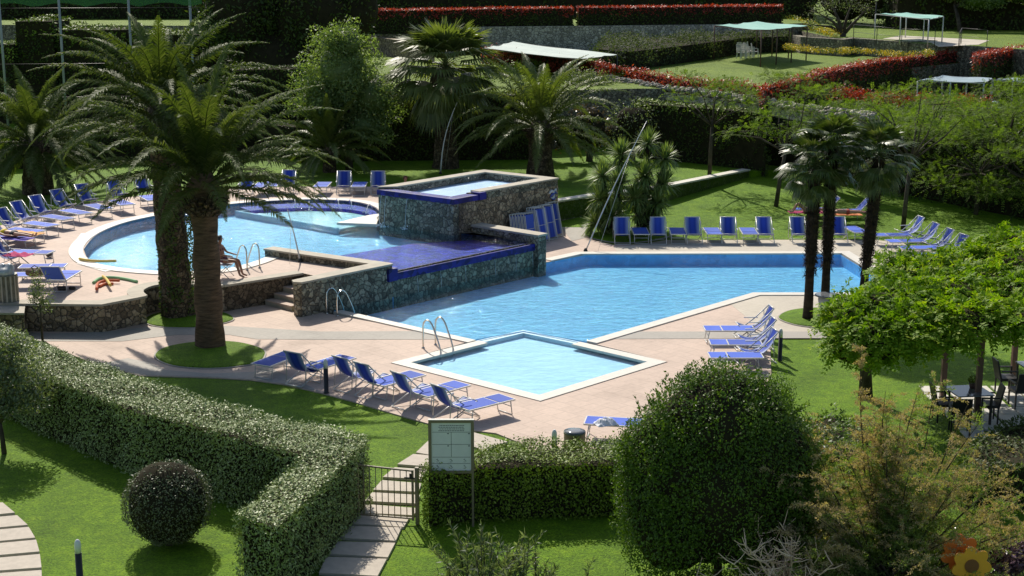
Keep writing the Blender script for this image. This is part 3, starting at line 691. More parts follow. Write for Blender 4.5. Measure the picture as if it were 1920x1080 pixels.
# ---------------------------------------------------------------- back terraces
ZU, ZR, ZX, ZM = 4.0, 5.2, 5.8, 1.8
us = MB()
UL = pts([(560, 150), (690, 172), (1010, 172), (1100, 168), (1200, 166), (1330, 166), (1425, 168)], ZU)+[at(1545, 148, ZU), at(1700, 128, ZU), at(1800, 118, ZU), at(1990, 105, ZU)]+pts([(1990, 60), (1480, 60), (560, 60)], ZU)
us.prism(UL, .5, ZU, 0, mside=1); struct(us, 'upper_lawn', [GRASS2, STONE])
rs = MB(); rs.prism(pts([(1476, 60), (1495, 56), (1560, 70), (1760, 84), (1830, 86), (1990, 98), (2100, 98), (2100, 0), (1476, 0)], ZR), 3, ZR, 0, mside=1); struct(rs, 'picnic_terrace', [GRASS2, STONE])
pp = MB(); pp.prism(pts([(1655, 73), (1690, 67), (1855, 76), (1835, 84), (1760, 88), (1745, 80)], ZR), ZR, ZR+.02); struct(pp, 'picnic_paving', [PAVE_PALE])
ms = MB(); ms.prism([(20, 80), (26, 74), (70, 78), (80, 120), (20, 118)], .2, ZM, 0, mside=1); struct(ms, 'middle_lawn', [GRASS2, STONE])
xs = MB(); xs.prism(pts([(300, 90), (900, 92), (1473, 86)], ZU)+[(26, 128), (26, 170), (-60, 170), (-60, 125)], 3, ZX, 0, mside=1); struct(xs, 'top_terrace', [GRASS2, STONE])
hl = MB(); V = []; nx, ny = 60, 40
for j in range(ny+1):
    for i in range(nx+1):
        y = 98+j*j*.42; x = (-1+2*i/nx)*(120+j*14)
        t = max(0, min(1, (y-104)/26)); z = .3+t*t*(3-2*t)*4.5+max(0, y-128)*.06+1.2*math.sin(x*.05+1)*min(1, max(0, y-120)/60)
        V.append((x, y, z))
hl.add(V, [(j*(nx+1)+i, j*(nx+1)+i+1, (j+1)*(nx+1)+i+1, (j+1)*(nx+1)+i) for j in range(ny) for i in range(nx)], 0, True); struct(hl, 'hillside', [GRASS2])
wa = pts([(830, 101), (920, 97), (1100, 95), (1300, 92), (1471, 89)], ZU)
tag(strip(MB(), wa, 0, .5, ZU-.5, ZX+.12).build('drystone_wall', [STONE_PALE]), 'tall pale drystone wall below the long red-topped hedge', 'wall')
wb = pts([(690, 100), (740, 108), (800, 118)], ZU)
tag(strip(MB(), wb, 0, .6, 3, ZU+1.3).build('drystone_wall', [STONE_WARM]), 'dark drystone wall between the broad tree and the tall fan palm', 'wall')
wc = pts([(1488, 60), (1500, 64), (1560, 77), (1690, 84), (1752, 88)], ZR)
tag(strip(MB(), [at(1484, 96, ZU), at(1500, 100, ZU), at(1580, 106, ZU), at(1600, 103, ZU), at(1700, 112, ZU), at(1756, 108, ZU)], 0, .6, ZU-.5, ZR+.05).build('drystone_wall', [STONE]), 'dark stone retaining wall below the yellow flowers of the picnic terrace', 'wall')
# tumbled stone line over the hedge
g = np.random.default_rng(5); m = MB()
LN = smoothp(pts([(1125, 143), (1200, 156), (1300, 170), (1400, 184), (1490, 198), (1590, 210), (1640, 216)], 4.1), 8, False)
strip(m, LN, 0, .7, 3.4, 3.8, 0)
for i in range(420):
    k = g.random()*(len(LN)-1.01); a = LN[int(k)]; b = LN[int(k)+1]; t = k % 1
    ico(m, (a[0]+(b[0]-a[0])*t+g.normal()*.12, a[1]+(b[1]-a[1])*t+.35+g.normal()*.2, 3.9+g.random()*.25), (.22*g.uniform(.5, 1.2), .18, .13*g.uniform(.6, 1.3)), 0, 4, .2)
tag(m.build('drystone_wall', [STONE_PALE]), 'tumbled drystone wall winding through the shrubs on the right hillside', 'wall')
# stepping stones
def slabs(quads, lab, z=.0):
    for i, q_ in enumerate(quads):
        m = MB(); P = pts(q_, 0); m.prism(P, -.05, .025); o = struct(m, 'path_slab', [SLAB])
slabs([[(598, 1076), (612, 1046), (725, 1050), (708, 1082)], [(617, 1040), (634, 1017), (741, 1020), (727, 1047)], [(636, 1010), (652, 988), (753, 991), (742, 1016)], [(655, 983), (668, 968), (768, 972), (757, 990)], [(672, 963), (684, 947), (785, 955), (775, 968)],
       [(684, 941), (698, 925), (788, 930), (782, 946)], [(700, 920), (716, 902), (790, 908), (785, 924)], [(718, 896), (740, 878), (800, 882), (790, 900)], [(745, 872), (775, 853), (818, 857), (800, 876)], [(780, 850), (803, 828), (850, 836), (826, 858)], [(838, 818), (880, 810), (952, 830), (905, 846)],
       [(590, 1112), (596, 1083), (705, 1088), (698, 1112)]], 'slab')
PC = at(-190, 1110); 
Ls = [(0, 944, 14, 948), (14, 955, 44, 966), (0, 985, 60, 992), (0, 1012, 68, 1016)]
slabs([[(-60, 972), (-60, 948), (5, 944), (24, 960), (28, 963)], [(-60, 996), (-60, 976), (32, 968), (52, 986)], [(-60, 1022), (-60, 1000), (54, 990), (66, 1010)], [(-60, 1048), (-60, 1026), (68, 1014), (74, 1036)], [(-60, 1076), (-60, 1053), (75, 1041), (78, 1066)], [(-60, 1110), (-60, 1081), (78, 1071), (79, 1098)]], 'slab')

# ================================================================ FURNITURE
ORD = ['first', 'second', 'third', 'fourth', 'fifth', 'sixth', 'seventh', 'eighth', 'ninth', 'tenth', 'eleventh', 'twelfth']
def lp(name, mats, fn, parent):
    m = MB(); fn(m); o = m.build(name, mats); o.parent = parent; return o
CW = .30
def make_chair():
    t = empty('deck_chair', (0, 0, 0), 'x', 'deck chair')
    def frame(m):
        for s in (-1, 1): m.tube([(.50, s*CW, .03), (-.15, s*CW, .54), (-.55, s*CW, .93)], .017, 6)
        m.tube([(-.55, -CW, .93), (-.55, CW, .93)], .018, 6); m.tube([(.50, -CW, .03), (.50, CW, .03)], .016, 6)
    def legs(m):
        for s in (-1, 1): m.tube([(-.55, s*(CW-.03), .03), (.45, s*(CW-.03), .42)], .016, 6)
        m.tube([(-.55, -CW+.03, .03), (-.55, CW-.03, .03)], .016, 6); m.tube([(.45, -CW+.03, .42), (.45, CW-.03, .42)], .016, 6)
    def sling(m):
        pr = [(-.55, .945), (-.49, .80), (-.41, .63), (-.30, .47), (-.15, .35), (.04, .305), (.24, .34), (.45, .425)]
        V = []; F = []
        for x, z in pr:
            for y in (-.275, -.14, 0, .14, .275): V.append((x, y, z-.012*(1-abs(y)/.275)))
        for x, z in pr:
            for y in (-.275, -.14, 0, .14, .275): V.append((x-.006, y, z-.008-.012*(1-abs(y)/.275)))
        n = len(pr)*5
        for i in range(len(pr)-1):
            for k in range(4): F.append((i*5+k, i*5+k+1, i*5+k+6, i*5+k+5)); F.append((n+i*5+k, n+i*5+k+5, n+i*5+k+6, n+i*5+k+1))
        m.add(V, F, 0, True)
    lp('frame', [ALU], frame, t); lp('leg_frame', [ALU], legs, t); 
    for s in (-1, 1):
        lp('brace', [ALU], lambda m: m.tube([(-.40, s*(CW+.03), .78), (-.45, s*(CW+.03), .10)], .012, 6), t)
        lp('armrest', [ALU], lambda m: m.box((-.02, s*(CW+.02), .54), (.42, .04, .022)), t)
    lp('sling', [SLING], sling, t)
    return t
def make_bed(raised=False):
    t = empty('sun_bed', (0, 0, 0), 'x', 'sun bed')
    h = .40; L0, L1 = -.72, .72
    def frame(m):
        for s in (-1, 1): m.beam((L0, s*.31, h), (L1, s*.31, h), .03, .035)
        for x in (L0, L1): m.beam((x, -.295, h), (x, .295, h), .028, .033)
        m.beam((.22, -.295, h), (.22, .295, h), .03, .03)
    lp('frame', [ALU], frame, t)
    def leg(m, x, dx):
        for s in (-1, 1): m.tube([(x, s*.28, h-.01), (x+dx, s*.27, .02)], .014, 6)
        m.tube([(x+dx, -.27, .02), (x+dx, .27, .02)], .014, 6); m.tube([(x+dx*.4, -.28, h*.6), (x+dx*.4, .28, h*.6)], .010, 6)
    lp('leg', [ALU], lambda m: leg(m, L1-.12, .06), t); lp('leg', [ALU], lambda m: leg(m, L0+.15, -.05), t)
    def panel(m, a, b):
        V = []; F = []; n = 6
        for i in range(n+1):
            x = a+(b-a)*i/n
            for y in (-.285, 0, .285): V.append((x, y, h+.022-.014*math.sin(PI*i/n)*(1-abs(y)/.4)))
        F = [(i*3+k, i*3+3+k, i*3+4+k, i*3+1+k) for i in range(n) for k in (0, 1)]
        m.add(V, F, 0, True)
        m.add([(x, y, z-.01) for x, y, z in V], [f[::-1] for f in F], 0, True)
    lp('fabric_panel', [BEDCLOTH], lambda m: panel(m, L0+.02, .20), t); lp('fabric_panel', [BEDCLOTH], lambda m: panel(m, .245, L1-.02), t)
    if raised:
        def hd(m):
            for s in (-1, 1): m.beam((L0+.02, s*.30, h+.02), (L0-.45, s*.30, h+.52), .03, .03)
            m.beam((L0-.45, -.3, h+.52), (L0-.45, .3, h+.52), .03, .03)
        lp('head_frame', [ALU], hd, t)
        lp('head_panel', [BEDCLOTH], lambda m: m.add([(L0, -.285, h+.03), (L0, .285, h+.03), (L0-.45, .285, h+.52), (L0-.45, -.285, h+.52), (L0-.01, -.285, h+.02), (L0-.01, .285, h+.02), (L0-.46, .285, h+.51), (L0-.46, -.285, h+.51)], [(0, 1, 2, 3), (7, 6, 5, 4)]), t)
    return t
chair0 = make_chair(); bed0 = make_bed(); bedr0 = make_bed(True)
used = {}
def put(src, px, py, head, label, group, z=0.0, dz=0):
    """head: degrees, the way the feet point (0 = +x, 90 = away from the camera)"""
    x, y = at(px, py, z); head += random.uniform(-3, 3)
    if src.name not in used:
        used[src.name] = 1; src.location = (x, y, z+dz); src.rotation_euler = (0, 0, R(head)); src['label'] = label; o = src
    else: o = copy_tree(src, (x, y, z+dz), R(head), label)
    o['group'] = group; return o
G1 = 'deck chairs behind the big pool'; G1b = 'flat sun beds behind the big pool'
for i, x in enumerate([1166, 1234, 1300, 1366, 1434, 1497]):
    put(chair0, x, 455-.002*(x-1166), -90, ('leftmost deck chair behind the big pool, in front of the yucca clump', 'second deck chair from the yucca clump behind the big pool', 'third deck chair from the yucca clump behind the big pool', 'fourth deck chair from the yucca clump behind the big pool', 'fifth deck chair from the yucca clump, just before the gap in the row', 'deck chair just left of the three slim palms behind the pool')[i], G1)
put(chair0, 1572, 454, -90, 'deck chair between the second and third slim palm behind the pool', G1)
for i, x in enumerate([1200, 1270, 1336, 1403]):
    put(bed0, x, 452, -90, 'flat sun bed behind the big pool, %s from the yucca clump' % ORD[i], G1b)
put(bed0, 1603, 449, -78, 'flat blue sun bed behind the third slim palm at the far pool edge', G1b)
# right-hand curve
G2 = 'sun beds round the right end of the big pool'; G2c = 'deck chairs round the right end of the big pool'
for i, (x, y, h) in enumerate([(1672, 459, 182), (1697, 471, 184), (1722, 484, 186), (1745, 498, 188), (1768, 511, 190)]):
    put(bed0, x, y, h, 'sun bed at the right end of the big pool, %s from the slim palms' % ORD[i], G2)
for i, (x, y, h) in enumerate([(1701, 450, 188), (1728, 463, 190), (1755, 475, 192), (1781, 487, 194), (1809, 499, 196)]):
    put(chair0, x, y, h, 'deck chair at the right end of the big pool, %s from the slim palms' % ORD[i], G2c)
# group beside the right bollard
for i, (x, y) in enumerate([(1366, 641), (1378, 668), (1378, 693)]):
    put(bed0, x, y, 178+i*2, ('long sun bed on the right of the paddling end, farthest of three', 'middle sun bed of three beside the right bollard', 'nearest of three sun beds above the round green bush')[i], 'sun beds by the right bollard')
for i, (x, y) in enumerate([(1410, 633), (1413, 656), (1415, 680)]):
    put(chair0, x, y, 186, ('farthest of three deck chairs beside the right bollard', 'middle of three deck chairs beside the right bollard', 'nearest of three deck chairs beside the right bollard')[i], 'deck chairs by the right bollard')
put(bed0, 1155, 822, 172, 'sun bed with a white towel beside the round green bush', 'sun beds on the near deck')
# near-left row
G3 = 'sun beds along the near lawn'; G3c = 'deck chairs along the near lawn'
for i, (x, y, h) in enumerate([(520, 700, 62), (618, 706, 52), (745, 738, 47), (828, 758, 45), (908, 784, 43)]):
    put(bed0, x, y, h, ('leftmost sun bed on the near deck, beside the round grass island', 'sun bed behind the black bollard on the near deck', 'sun bed at the left corner of the small square pool', 'sun bed second from the sign board at the small pool', 'sun bed just above the framed sign board')[i], G3)
for i, (x, y, h) in enumerate([(576, 716, 60), (668, 727, 50), (708, 739, 46), (779, 759, 44), (855, 785, 42)]):
    put(chair0, x, y, h, 'deck chair seen from behind in the near row, %s from the left' % ORD[i], G3c)
# left curve on the terrace
G4 = 'sun beds on the left curve'; G4c = 'deck chairs on the left curve of the terrace'
for i, (x, y, h) in enumerate([(283, 389, -62), (229, 398, -55), (185, 406, -48), (143, 416, -42), (108, 427, -36), (77, 440, -30), (48, 452, -26), (30, 463, -20)]):
    put(bed0, x, y, h, ('sun bed on the terrace nearest behind the two tall palms', 'second sun bed left of the two tall palms on the terrace curve', 'third sun bed left of the tall palms on the terrace curve', 'fourth sun bed left of the tall palms on the terrace curve', 'fifth sun bed left of the tall palms on the terrace curve', 'sixth sun bed left of the tall palms on the terrace curve', 'sun bed covered by a yellow and orange towel at far left', 'sun bed at far left on which a sunbather lies')[i], G4, ZT)
for i, (x, y, h) in enumerate([(272, 372, -62), (222, 379, -55), (165, 389, -48), (122, 400, -42), (83, 412, -36), (50, 424, -32), (24, 438, -28), (5, 452, -22)]):
    put(chair0, x, y, h, 'deck chair on the left terrace curve, %s from the tall palms leftwards' % ORD[i], G4c, ZT)
# far side of the upper pool
G5 = 'seats behind the paddling pool'
for i, (x, y) in enumerate([(462, 368), (540, 361), (645, 363), (709, 363)]):
    put(chair0, x, y, -88, ('deck chair behind the paddling pool, seen through palm fronds', 'deck chair behind the paddling pool just right of the big palm fronds', 'blue deck chair behind the paddling pool, third from the left', 'deck chair next to the raised tank behind the paddling pool')[i], G5, ZT)
for i, (x, y) in enumerate([(492, 364), (510, 362), (605, 363), (674, 363)]):
    put(bed0, x, y, -90, ('flat sun bed behind the paddling pool under the palm fronds', 'flat sun bed by the lone deck chair behind the paddling pool', 'flat sun bed behind the paddling pool, left of the middle deck chair', 'flat sun bed between the two deck chairs left of the raised tank')[i], G5, ZT)
put(bedr0, 122, 540, 86, 'blue sun bed with raised head on the terrace, beside the pool noodles', 'sun beds with raised heads', ZT)
put(bed0, 66, 538, 3, 'sun bed with a brown bag on it, near the left bin', 'sun beds by the left bin', ZT)
put(bed0, 58, 556-18, 5, 'sun bed farther of two by the left bin', 'sun beds by the left bin', ZT).location.y += 1.3
put(bedr0, 1520, 409, 178, 'magenta-covered sun bed on the far lawn left of the slim palms', 'sun beds with raised heads', .0)
put(bedr0, 1578, 412, 182, 'sun bed with blue head and orange towel on the far lawn between slim palms', 'sun beds with raised heads', .0)
bpy.data.objects.remove(bedr0) if 'x' == bedr0['label'] else None

# folded chairs leaning on the tank
u = np.array(Rr)-np.array(Nn_); u /= np.linalg.norm(u); nn = np.array((u[1], -u[0]))
def make_folded(wd, hh, blue):
    t = empty('folded_deck_chair', (0, 0, 0), 'x', 'folded chair')
    def fr(m):
        for s in (-1, 1): m.beam((0, s*wd/2, 0), (0, s*wd/2, hh), .03, .022); m.beam((.03, s*(wd/2-.04), .02), (.03, s*(wd/2-.04), hh*.93), .022, .02)
        for z in (.03, hh): m.beam((0, -wd/2+.013, z), (0, wd/2-.013, z), .03, .022)
        m.beam((.03, -wd/2+.05, hh*.5), (.03, wd/2-.05, hh*.5), .02, .02)
    lp('frame', [ALU], fr, t); lp('sling', [SLING if blue else BEDCLOTH], lambda m: m.box((.012, 0, hh*.5+.02), (.012, wd-.08, hh*.86)), t)
    return t
fa = make_folded(.62, 1.25, False); fb = make_folded(.60, 1.42, True)
def lean(o, s_, off, rz, tilt):
    p = np.array(Nn_)+u*s_+nn*off; o.location = (p[0], p[1], 0); o.rotation_euler = (0, -tilt, rz)
az = math.atan2(nn[1], nn[0])
for i in range(6):
    o = fa if i == 0 else copy_tree(fa, (0, 0, 0), 0, ''); lean(o, 3.3+i*.10, .42+.06*i, az, .15)
    o['label'] = 'folded blue frame in the left stack leaning on the tank, %s from the left' % ORD[i] if i else 'leftmost folded frame of the stack leaning on the tank'; o['group'] = 'left stack of folded frames by the tank'
k = 0
for s0, n_, o0 in ((4.25, 4, .62), (5.0, 3, .58), (5.7, 2, .42)):
    for i in range(n_):
        o = fb if k == 0 else copy_tree(fb, (0, 0, 0), 0, ''); lean(o, s0+i*.05, o0+.085*i, az, .22)
        o['label'] = 'folded striped deck chair leaning on the tank, %s of the right stack' % ORD[k]; o['group'] = 'right stack of folded deck chairs by the tank'; k += 1

# ---------------------------------------------------------------- ladders
def ladder(px, py, z, head, label, hgt=.78, reach=.8, dn=.55):
    t = empty('pool_ladder', A3(px, py, z), label, 'pool ladder', 'steel pool ladders', R(head))
    for s in (-.25, .25):
        P = [(-.28, s, 0), (-.27, s, hgt*.75), (-.20, s, hgt*.94), (-.08, s, hgt), (.05, s, hgt*.93), (.18, s, hgt*.7), (.42, s, .05), (.5, s, -dn)]
        lp('handrail', [STEEL], lambda m: m.tube([(a, b, c) for a, b, c in smooth3(P)], .024, 8), t)
        lp('foot_flange', [STEEL], lambda m: m.lathe((-.28, s, 0), [(.05, 0), (.05, .02), (.03, .04)], 12), t)
    for k in range(2): lp('tread', [STEEL], lambda m: m.box((.47, 0, -.15-.22*k), (.08, .46, .03)), t)
    return t
def smooth3(P, n=4):
    out = []
    for i in range(len(P)-1):
        g = lambda k: np.array(P[max(0, min(len(P)-1, k))], float)
        a, b, c, d = g(i-1), g(i), g(i+1), g(i+2)
        for j in range(n):
            t = j/n; out.append(tuple(.5*(2*b+(c-a)*t+(2*a-5*b+4*c-d)*t*t+(-a+3*b-3*c+d)*t**3)))
    out.append(P[-1]); return out
ladder(635, 588, 0.0, 48, 'steel ladder at the left corner of the big pool by the rubble wall', .8)
ladder(818, 653, 0.0, -42, 'steel ladder on the left side of the small square pool', .86)
ladder(466, 502, .86, 135, 'steel ladder on the terrace beside the seated person', .8)

# ---------------------------------------------------------------- bollard lamps
def bollard(px, py, z, label, h=.85, first=[]):
    if not first:
        t = empty('bollard_lamp', A3(px, py, z), label, 'bollard light', 'garden bollard lamps')
        lp('post', [BLACK], lambda m: m.lathe((0, 0, 0), [(.075, 0), (.075, .02), (.06, .03), (.06, .66)], 16), t)
        lp('lamp_glass', [LAMPGLASS], lambda m: m.lathe((0, 0, 0), [(.055, .66), (.058, .80), (.05, .86), (.03, .90), (.005, .915)], 16), t)
        first.append(t); return t
    o = copy_tree(first[0], A3(px, py, z), 0, label); return o
bollard(612, 737, 0, 'black bollard lamp on the near lawn edge between sun beds')
bollard(1462, 676, 0, 'bollard lamp on the lawn beside the right group of sun beds')
bollard(151, 1102, 0, 'bollard lamp at bottom left near the curved stepping stones')
bollard(1039, 880, 0, 'bollard lamp behind the clipped hedge, left of the round bin')
bollard(1109, 440, 0, 'bollard lamp beside the yucca clump and the path')
bollard(155, 384, ZT, 'bollard lamp among the deck chairs on the left terrace')

# ---------------------------------------------------------------- bins
def bin_(px, py, z, r, h, mat, label, lid=True, name='litter_bin'):
    t = empty(name, A3(px, py, z), label, 'bin')
    lp('body', [mat], lambda m: m.lathe((0, 0, 0), [(r*.96, 0), (r, .03), (r, h-.05), (r*1.03, h-.05), (r*1.03, h)], 24), t)
    if lid: lp('lid', [STEEL if lid == 1 else TABLEGLASS], lambda m: m.lathe((0, 0, 0), [(r*.99, h), (r*.99, h+.015), (r*.5, h+.03), (0.01, h+.035)], 24), t)
    return t
bin_(1077, 857, 0, .24, .60, plain('olive_bin', (.10, .11, .06), .5, .2), 'round grey-green bin behind the clipped hedge', 2)
lb = bin_(16, 565, ZT, .30, .85, plain('striped_grey_bin', (.16, .16, .13), .5, .5, 5), 'tall slatted bin with a plastic liner at the left edge of the terrace', False)
lp('liner', [plain('bin_liner', (.45, .48, .48), .3, .3, 8)], lambda m: ico(m, (0, 0, .92), (.27, .27, .22), 0, 10, .25), lb)
lp('slat', [COPE], lambda m: [m.box((.30*math.cos(a), .30*math.sin(a), .42), (.03, .05, .78), a) for a in np.linspace(0, 2*PI, 15)[:-1]], lb)
bt = empty('round_bar_table', A3(1548, 606, 0), 'pale cylindrical stand with grey round top behind the slim palms', 'stand')
lp('body', [POOLCOPE], lambda m: m.lathe((0, 0, 0), [(.26, 0), (.26, .86)], 24), bt); lp('top', [TABLEGLASS], lambda m: m.lathe((0, 0, 0), [(.36, .86), (.37, .88), (.36, .91)], 28), bt)
lp('slot', [BLACK], lambda m: m.box((0.02, -.262, .45), (.03, .01, .8)), bt)

# ---------------------------------------------------------------- gate and sign
def gate():
    a = np.array(at(672, 972)); b = np.array(at(783, 981)); L = float(np.linalg.norm(b-a))
    t = empty('metal_gate', (a[0], a[1], 0), 'slim bronze-painted bar gate across the stepping stones', 'gate', rz=math.atan2(b[1]-a[1], b[0]-a[0]))
    def fr(m):
        m.beam((0, 0, .05), (0, 0, 1.14), .04, .04); m.beam((L-.09, 0, .05), (L-.09, 0, 1.10), .04, .04)
        m.beam((.02, 0, 1.12), (L-.11, 0, 1.08), .035, .03); m.beam((.02, 0, .09), (L-.11, 0, .09), .035, .03)
    lp('gate_frame', [TEAK], fr, t)
    for k in range(8):
        x = (L-.09)*(k+1)/9; lp('bar', [TEAK], lambda m: m.tube([(x, 0, .1), (x, 0, 1.1)], .009, 6), t)
    lp('latch', [BLACK], lambda m: (m.beam((L-.25, -.03, .94), (L-.04, -.03, .94), .02, .03), m.box((L-.12, -.03, .98), (.05, .02, .10))), t)
    lp('post', [TEAK], lambda m: (m.beam((L, 0, -.02), (L, 0, 1.16), .07, .07), m.beam((L, 0, 1.12), (L+.26, 0, 1.12), .03, .03)), t)
gate()
def sign():
    x0, y0 = at(808, 984); x1, _ = at(887, 984)
    t = empty('notice_board', (x0, y0, 0), 'framed grey notice board on two posts beside the gate', 'sign'); W = x1-x0
    zt, zb = 2.13, 1.08
    for x in (0, W): lp('post', [TEAK], lambda m: m.beam((x, 0, -.05), (x, 0, zb), .045, .045), t)
    def fr(m):
        m.box((W/2, 0, zt), (W+.05, .06, .05)); m.box((W/2, 0, zb+.02), (W+.05, .06, .05))
        for x in (0, W): m.box((x, 0, (zt+zb)/2+.01), (.06, .055, zt-zb-.07))
    lp('frame', [TEAK], fr, t); lp('top_edge', [POOLCOPE], lambda m: m.box((W/2, 0, zt+.035), (W+.06, .08, .014)), t)
    lp('panel', [plain('notice_panel', (.80, .82, .79), .35, .05)], lambda m: m.box((W/2, .01, (zt+zb)/2), (W-.06, .02, zt-zb-.05)), t)
    ink = plain('notice_ink', (.09, .10, .11), .5, .1)
    def tx(m):
        g = np.random.default_rng(3)
        for r_, z in enumerate((zt-.085, zt-.12, zt-.155, zt-.19)):
            x = W*.18+(.02 if r_ % 2 else .04)
            while x < W*.80:
                w_ = g.uniform(.02, .05); m.box((x+w_/2, -.002, z), (w_, .002, .012)); x += w_+.009
        for a, b, c, d in ((W/2, -.001, .40, 0),): m.box((W/2, -.002, zt-.47), (.008, .002, .50))
        for z in (zt-.22, zt-.47, zt-.73, zt-.86): m.box((W/2, -.002, z), (W-.09, .002, .007))
        for x, z in ((W/2-.06, zt-.25), (W-.07, zt-.25), (W/2-.06, zt-.50), (W-.07, zt-.50)): m.box((x, -.002, z), (.035, .002, .018))
        for z in (zt-.80, zt-.93):
            for k in range(3):
                x = W*(.17+.32*k); m.tube([(x-.02, -.003, z+.02), (x, -.003, z+.035), (x+.01, -.003, z), (x+.035, -.003, z-.01)], .005, 5); m.box((x, -.002, z-.028), (.04, .002, .006))
    lp('printing', [ink], tx, t)
sign()

# ---------------------------------------------------------------- poles with lines
def pole(base, top, z, bend, label, r=.035, line=None):
    b = A3(base[0], base[1], z)
    t = empty('white_pole', b, label, 'pole')
    h = top[2]; tp = Vector((top[0], top[1], h))-Vector((0, 0, 0)); tp = Vector((top[0], top[1], h))-b
    P = [(tp.x*k/8+bend*math.sin(PI*k/8), tp.y*k/8, tp.z*k/8) for k in range(9)]
    lp('pole', [ALU], lambda m: m.tube(P, [r*(1-.5*k/8) for k in range(9)], 8), t)
    lp('foot', [BLACK], lambda m: m.lathe((0, 0, 0), [(.08, 0), (.08, .03), (.04, .12)], 12), t)
    if line is not None:
        l = A3(line[0], line[1], z)-b; lp('line', [ALU], lambda m: m.tube([P[6], (l.x, l.y, .02)], .006, 5), t)
pb = A3(1098, 471, 0); pole((1098, 471), (pb.x+2.45, pb.y+2.2, 4.75), 0, -.08, 'leaning pole with a thin line at the far left corner of the big pool', .026, (1121, 472))
pb = A3(826, 326, ZT); pole((826, 326), (pb.x+1.05, pb.y+.5, ZT+3.9), ZT, -.25, 'curved white pole rising behind the raised tank', .036, (834, 318))
pb = A3(563, 491, ZT); pole((563, 491), (pb.x-.42, pb.y+.3, ZT+1.75), ZT, .02, 'short leaning pole with a hanging line beside the L-shaped parapet', .03, (543, 496))

# ---------------------------------------------------------------- small things
def noodle(P, mat, label, z=ZT, r=.045, grp='foam pool noodles'):
    Q = [A3(a, b, z+r) for a, b in P]
    m = MB(); m.tube(smooth3([tuple(p) for p in Q], 5), r, 10); o = m.build('pool_noodle', [mat]); tag(o, label, 'pool noodle', grp)
FY = plain('yellow_foam', (.72, .52, .12), .8, .06); FG = plain('green_foam', (.25, .52, .26), .8, .06); FO = plain('orange_foam', (.62, .16, .07), .8, .08)
noodle([(149, 485), (165, 488), (190, 489.5), (218, 489)], FY, 'long yellow foam noodle lying on the pool coping', ZT+.04)
noodle([(175, 530), (187, 522), (210, 520), (235, 523), (257, 528)], FG, 'green foam noodle curved over the orange ones on the terrace')
noodle([(181, 542), (184, 531), (200, 526), (224, 526)], FO, 'orange foam noodle with a bent end on the terrace', ZT+.05)
noodle([(193, 518), (200, 524), (207, 535)], FY, 'short yellow foam noodle crossing the orange one', ZT+.12)
noodle([(186, 537), (198, 532), (212, 532)], FO, 'small orange foam noodle in the pile beside the raised-head sun bed', ZT)
mb = MB(); ico(mb, (0, 0, .13), (.13, .13, .13), 0, 12, 0); o = mb.build('ball', [plain('dark_ball', (.05, .04, .04), .4, .8, 8)]); o.location = A3(93, 483, ZT); tag(o, 'dark patterned ball on the terrace near the pool edge', 'ball')
def cloth(name, px, py, z, l, wd, rz, mat, label, hgt=.05, cat='towel'):
    g = np.random.default_rng(int(px)); V = []; n = 14
    for i in range(n+1):
        for k in range(n+1):
            x = (i/n-.5)*l; y = (k/n-.5)*wd; e = min(i, n-i, k, n-k)/3
            V.append((x+g.normal()*.006, y+g.normal()*.006, hgt*min(1, e)*(.5+.5*math.sin(i*1.1+k*.7+px))+.006))
    F = [(i*(n+1)+k, (i+1)*(n+1)+k, (i+1)*(n+1)+k+1, i*(n+1)+k+1) for i in range(n) for k in range(n)]
    m = MB(); m.add(V, F, 0, True); m.add([(v[0], v[1], 0) for v in V], [f[::-1] for f in F], 0)
    o = m.build(name, [mat]); o.location = A3(px, py, z); o.rotation_euler = (0, 0, R(rz)); tag(o, label, cat)
TWH = plain('white_towel', (.72, .74, .78), .9, .06); TMG = plain('magenta_towel', (.42, .02, .12), .9, .2); TOR = plain('orange_towel', (.68, .24, .09), .9, .3, 5); TYL = plain('yellow_orange_towel', (.72, .38, .10), .9, .4, 4)
cloth('towel', 1136, 795, .43, .5, .36, 20, TWH, 'crumpled white towel on the near sun bed', .14)
cloth('towel', 47, 437, ZT+.43, 1.4, .62, -24, TYL, 'yellow and orange towel spread over a sun bed at far left', .05)
cloth('towel', 28, 447, ZT+.43, 1.3, .60, -18, plain('violet_towel', (.16, .12, .5), .9, .3), 'violet towel under the sunbather at far left', .03)
cloth('towel', 1512, 398, .43, 1.5, .66, 0, TMG, 'magenta towel over the sun bed on the far lawn', .04)
cloth('towel', 1584, 402, .43, 1.4, .62, 0, TOR, 'orange towel over the sun bed between the slim palms', .04)
bg_ = MB(); ico(bg_, (0, 0, .12), (.34, .17, .13), 0, 10, .15); ico(bg_, (.3, .02, .10), (.14, .12, .10), 0, 8, .2); bg_.tube([(-.15, 0, .22), (0, 0, .33), (.15, 0, .22)], .015, 6)
o = bg_.build('bag', [plain('brown_bag', (.14, .09, .05), .8, .5, 9)]); o.location = A3(66, 517, ZT+.44); tag(o, 'lumpy brown bag lying on the sun bed by the left bin', 'bag')
for i, (x, y, l) in enumerate([(116, 544, 'dark sandals under the raised-head sun bed'), (52, 475, 'dark bag on the terrace floor beside the pink towel')]):
    m = MB(); ico(m, (0, 0, .06), (.16, .1, .07), 0, 8, .2); ico(m, (.3, .08, .05), (.13, .06, .05), 0, 8, .2); o = m.build('sandals' if i == 0 else 'bag', [plain('dark_leather', (.04, .035, .03), .6, .4)]); o.location = A3(x, y, ZT); tag(o, l, 'shoes' if i == 0 else 'bag')
put(chair0, 22, 500, -12, 'deck chair with a magenta towel at the left edge of the terrace', 'deck chairs by the left edge', ZT)
put(bed0, 60, 494, -12, 'sun bed in front of the magenta deck chair at left', 'sun beds by the left edge', ZT)
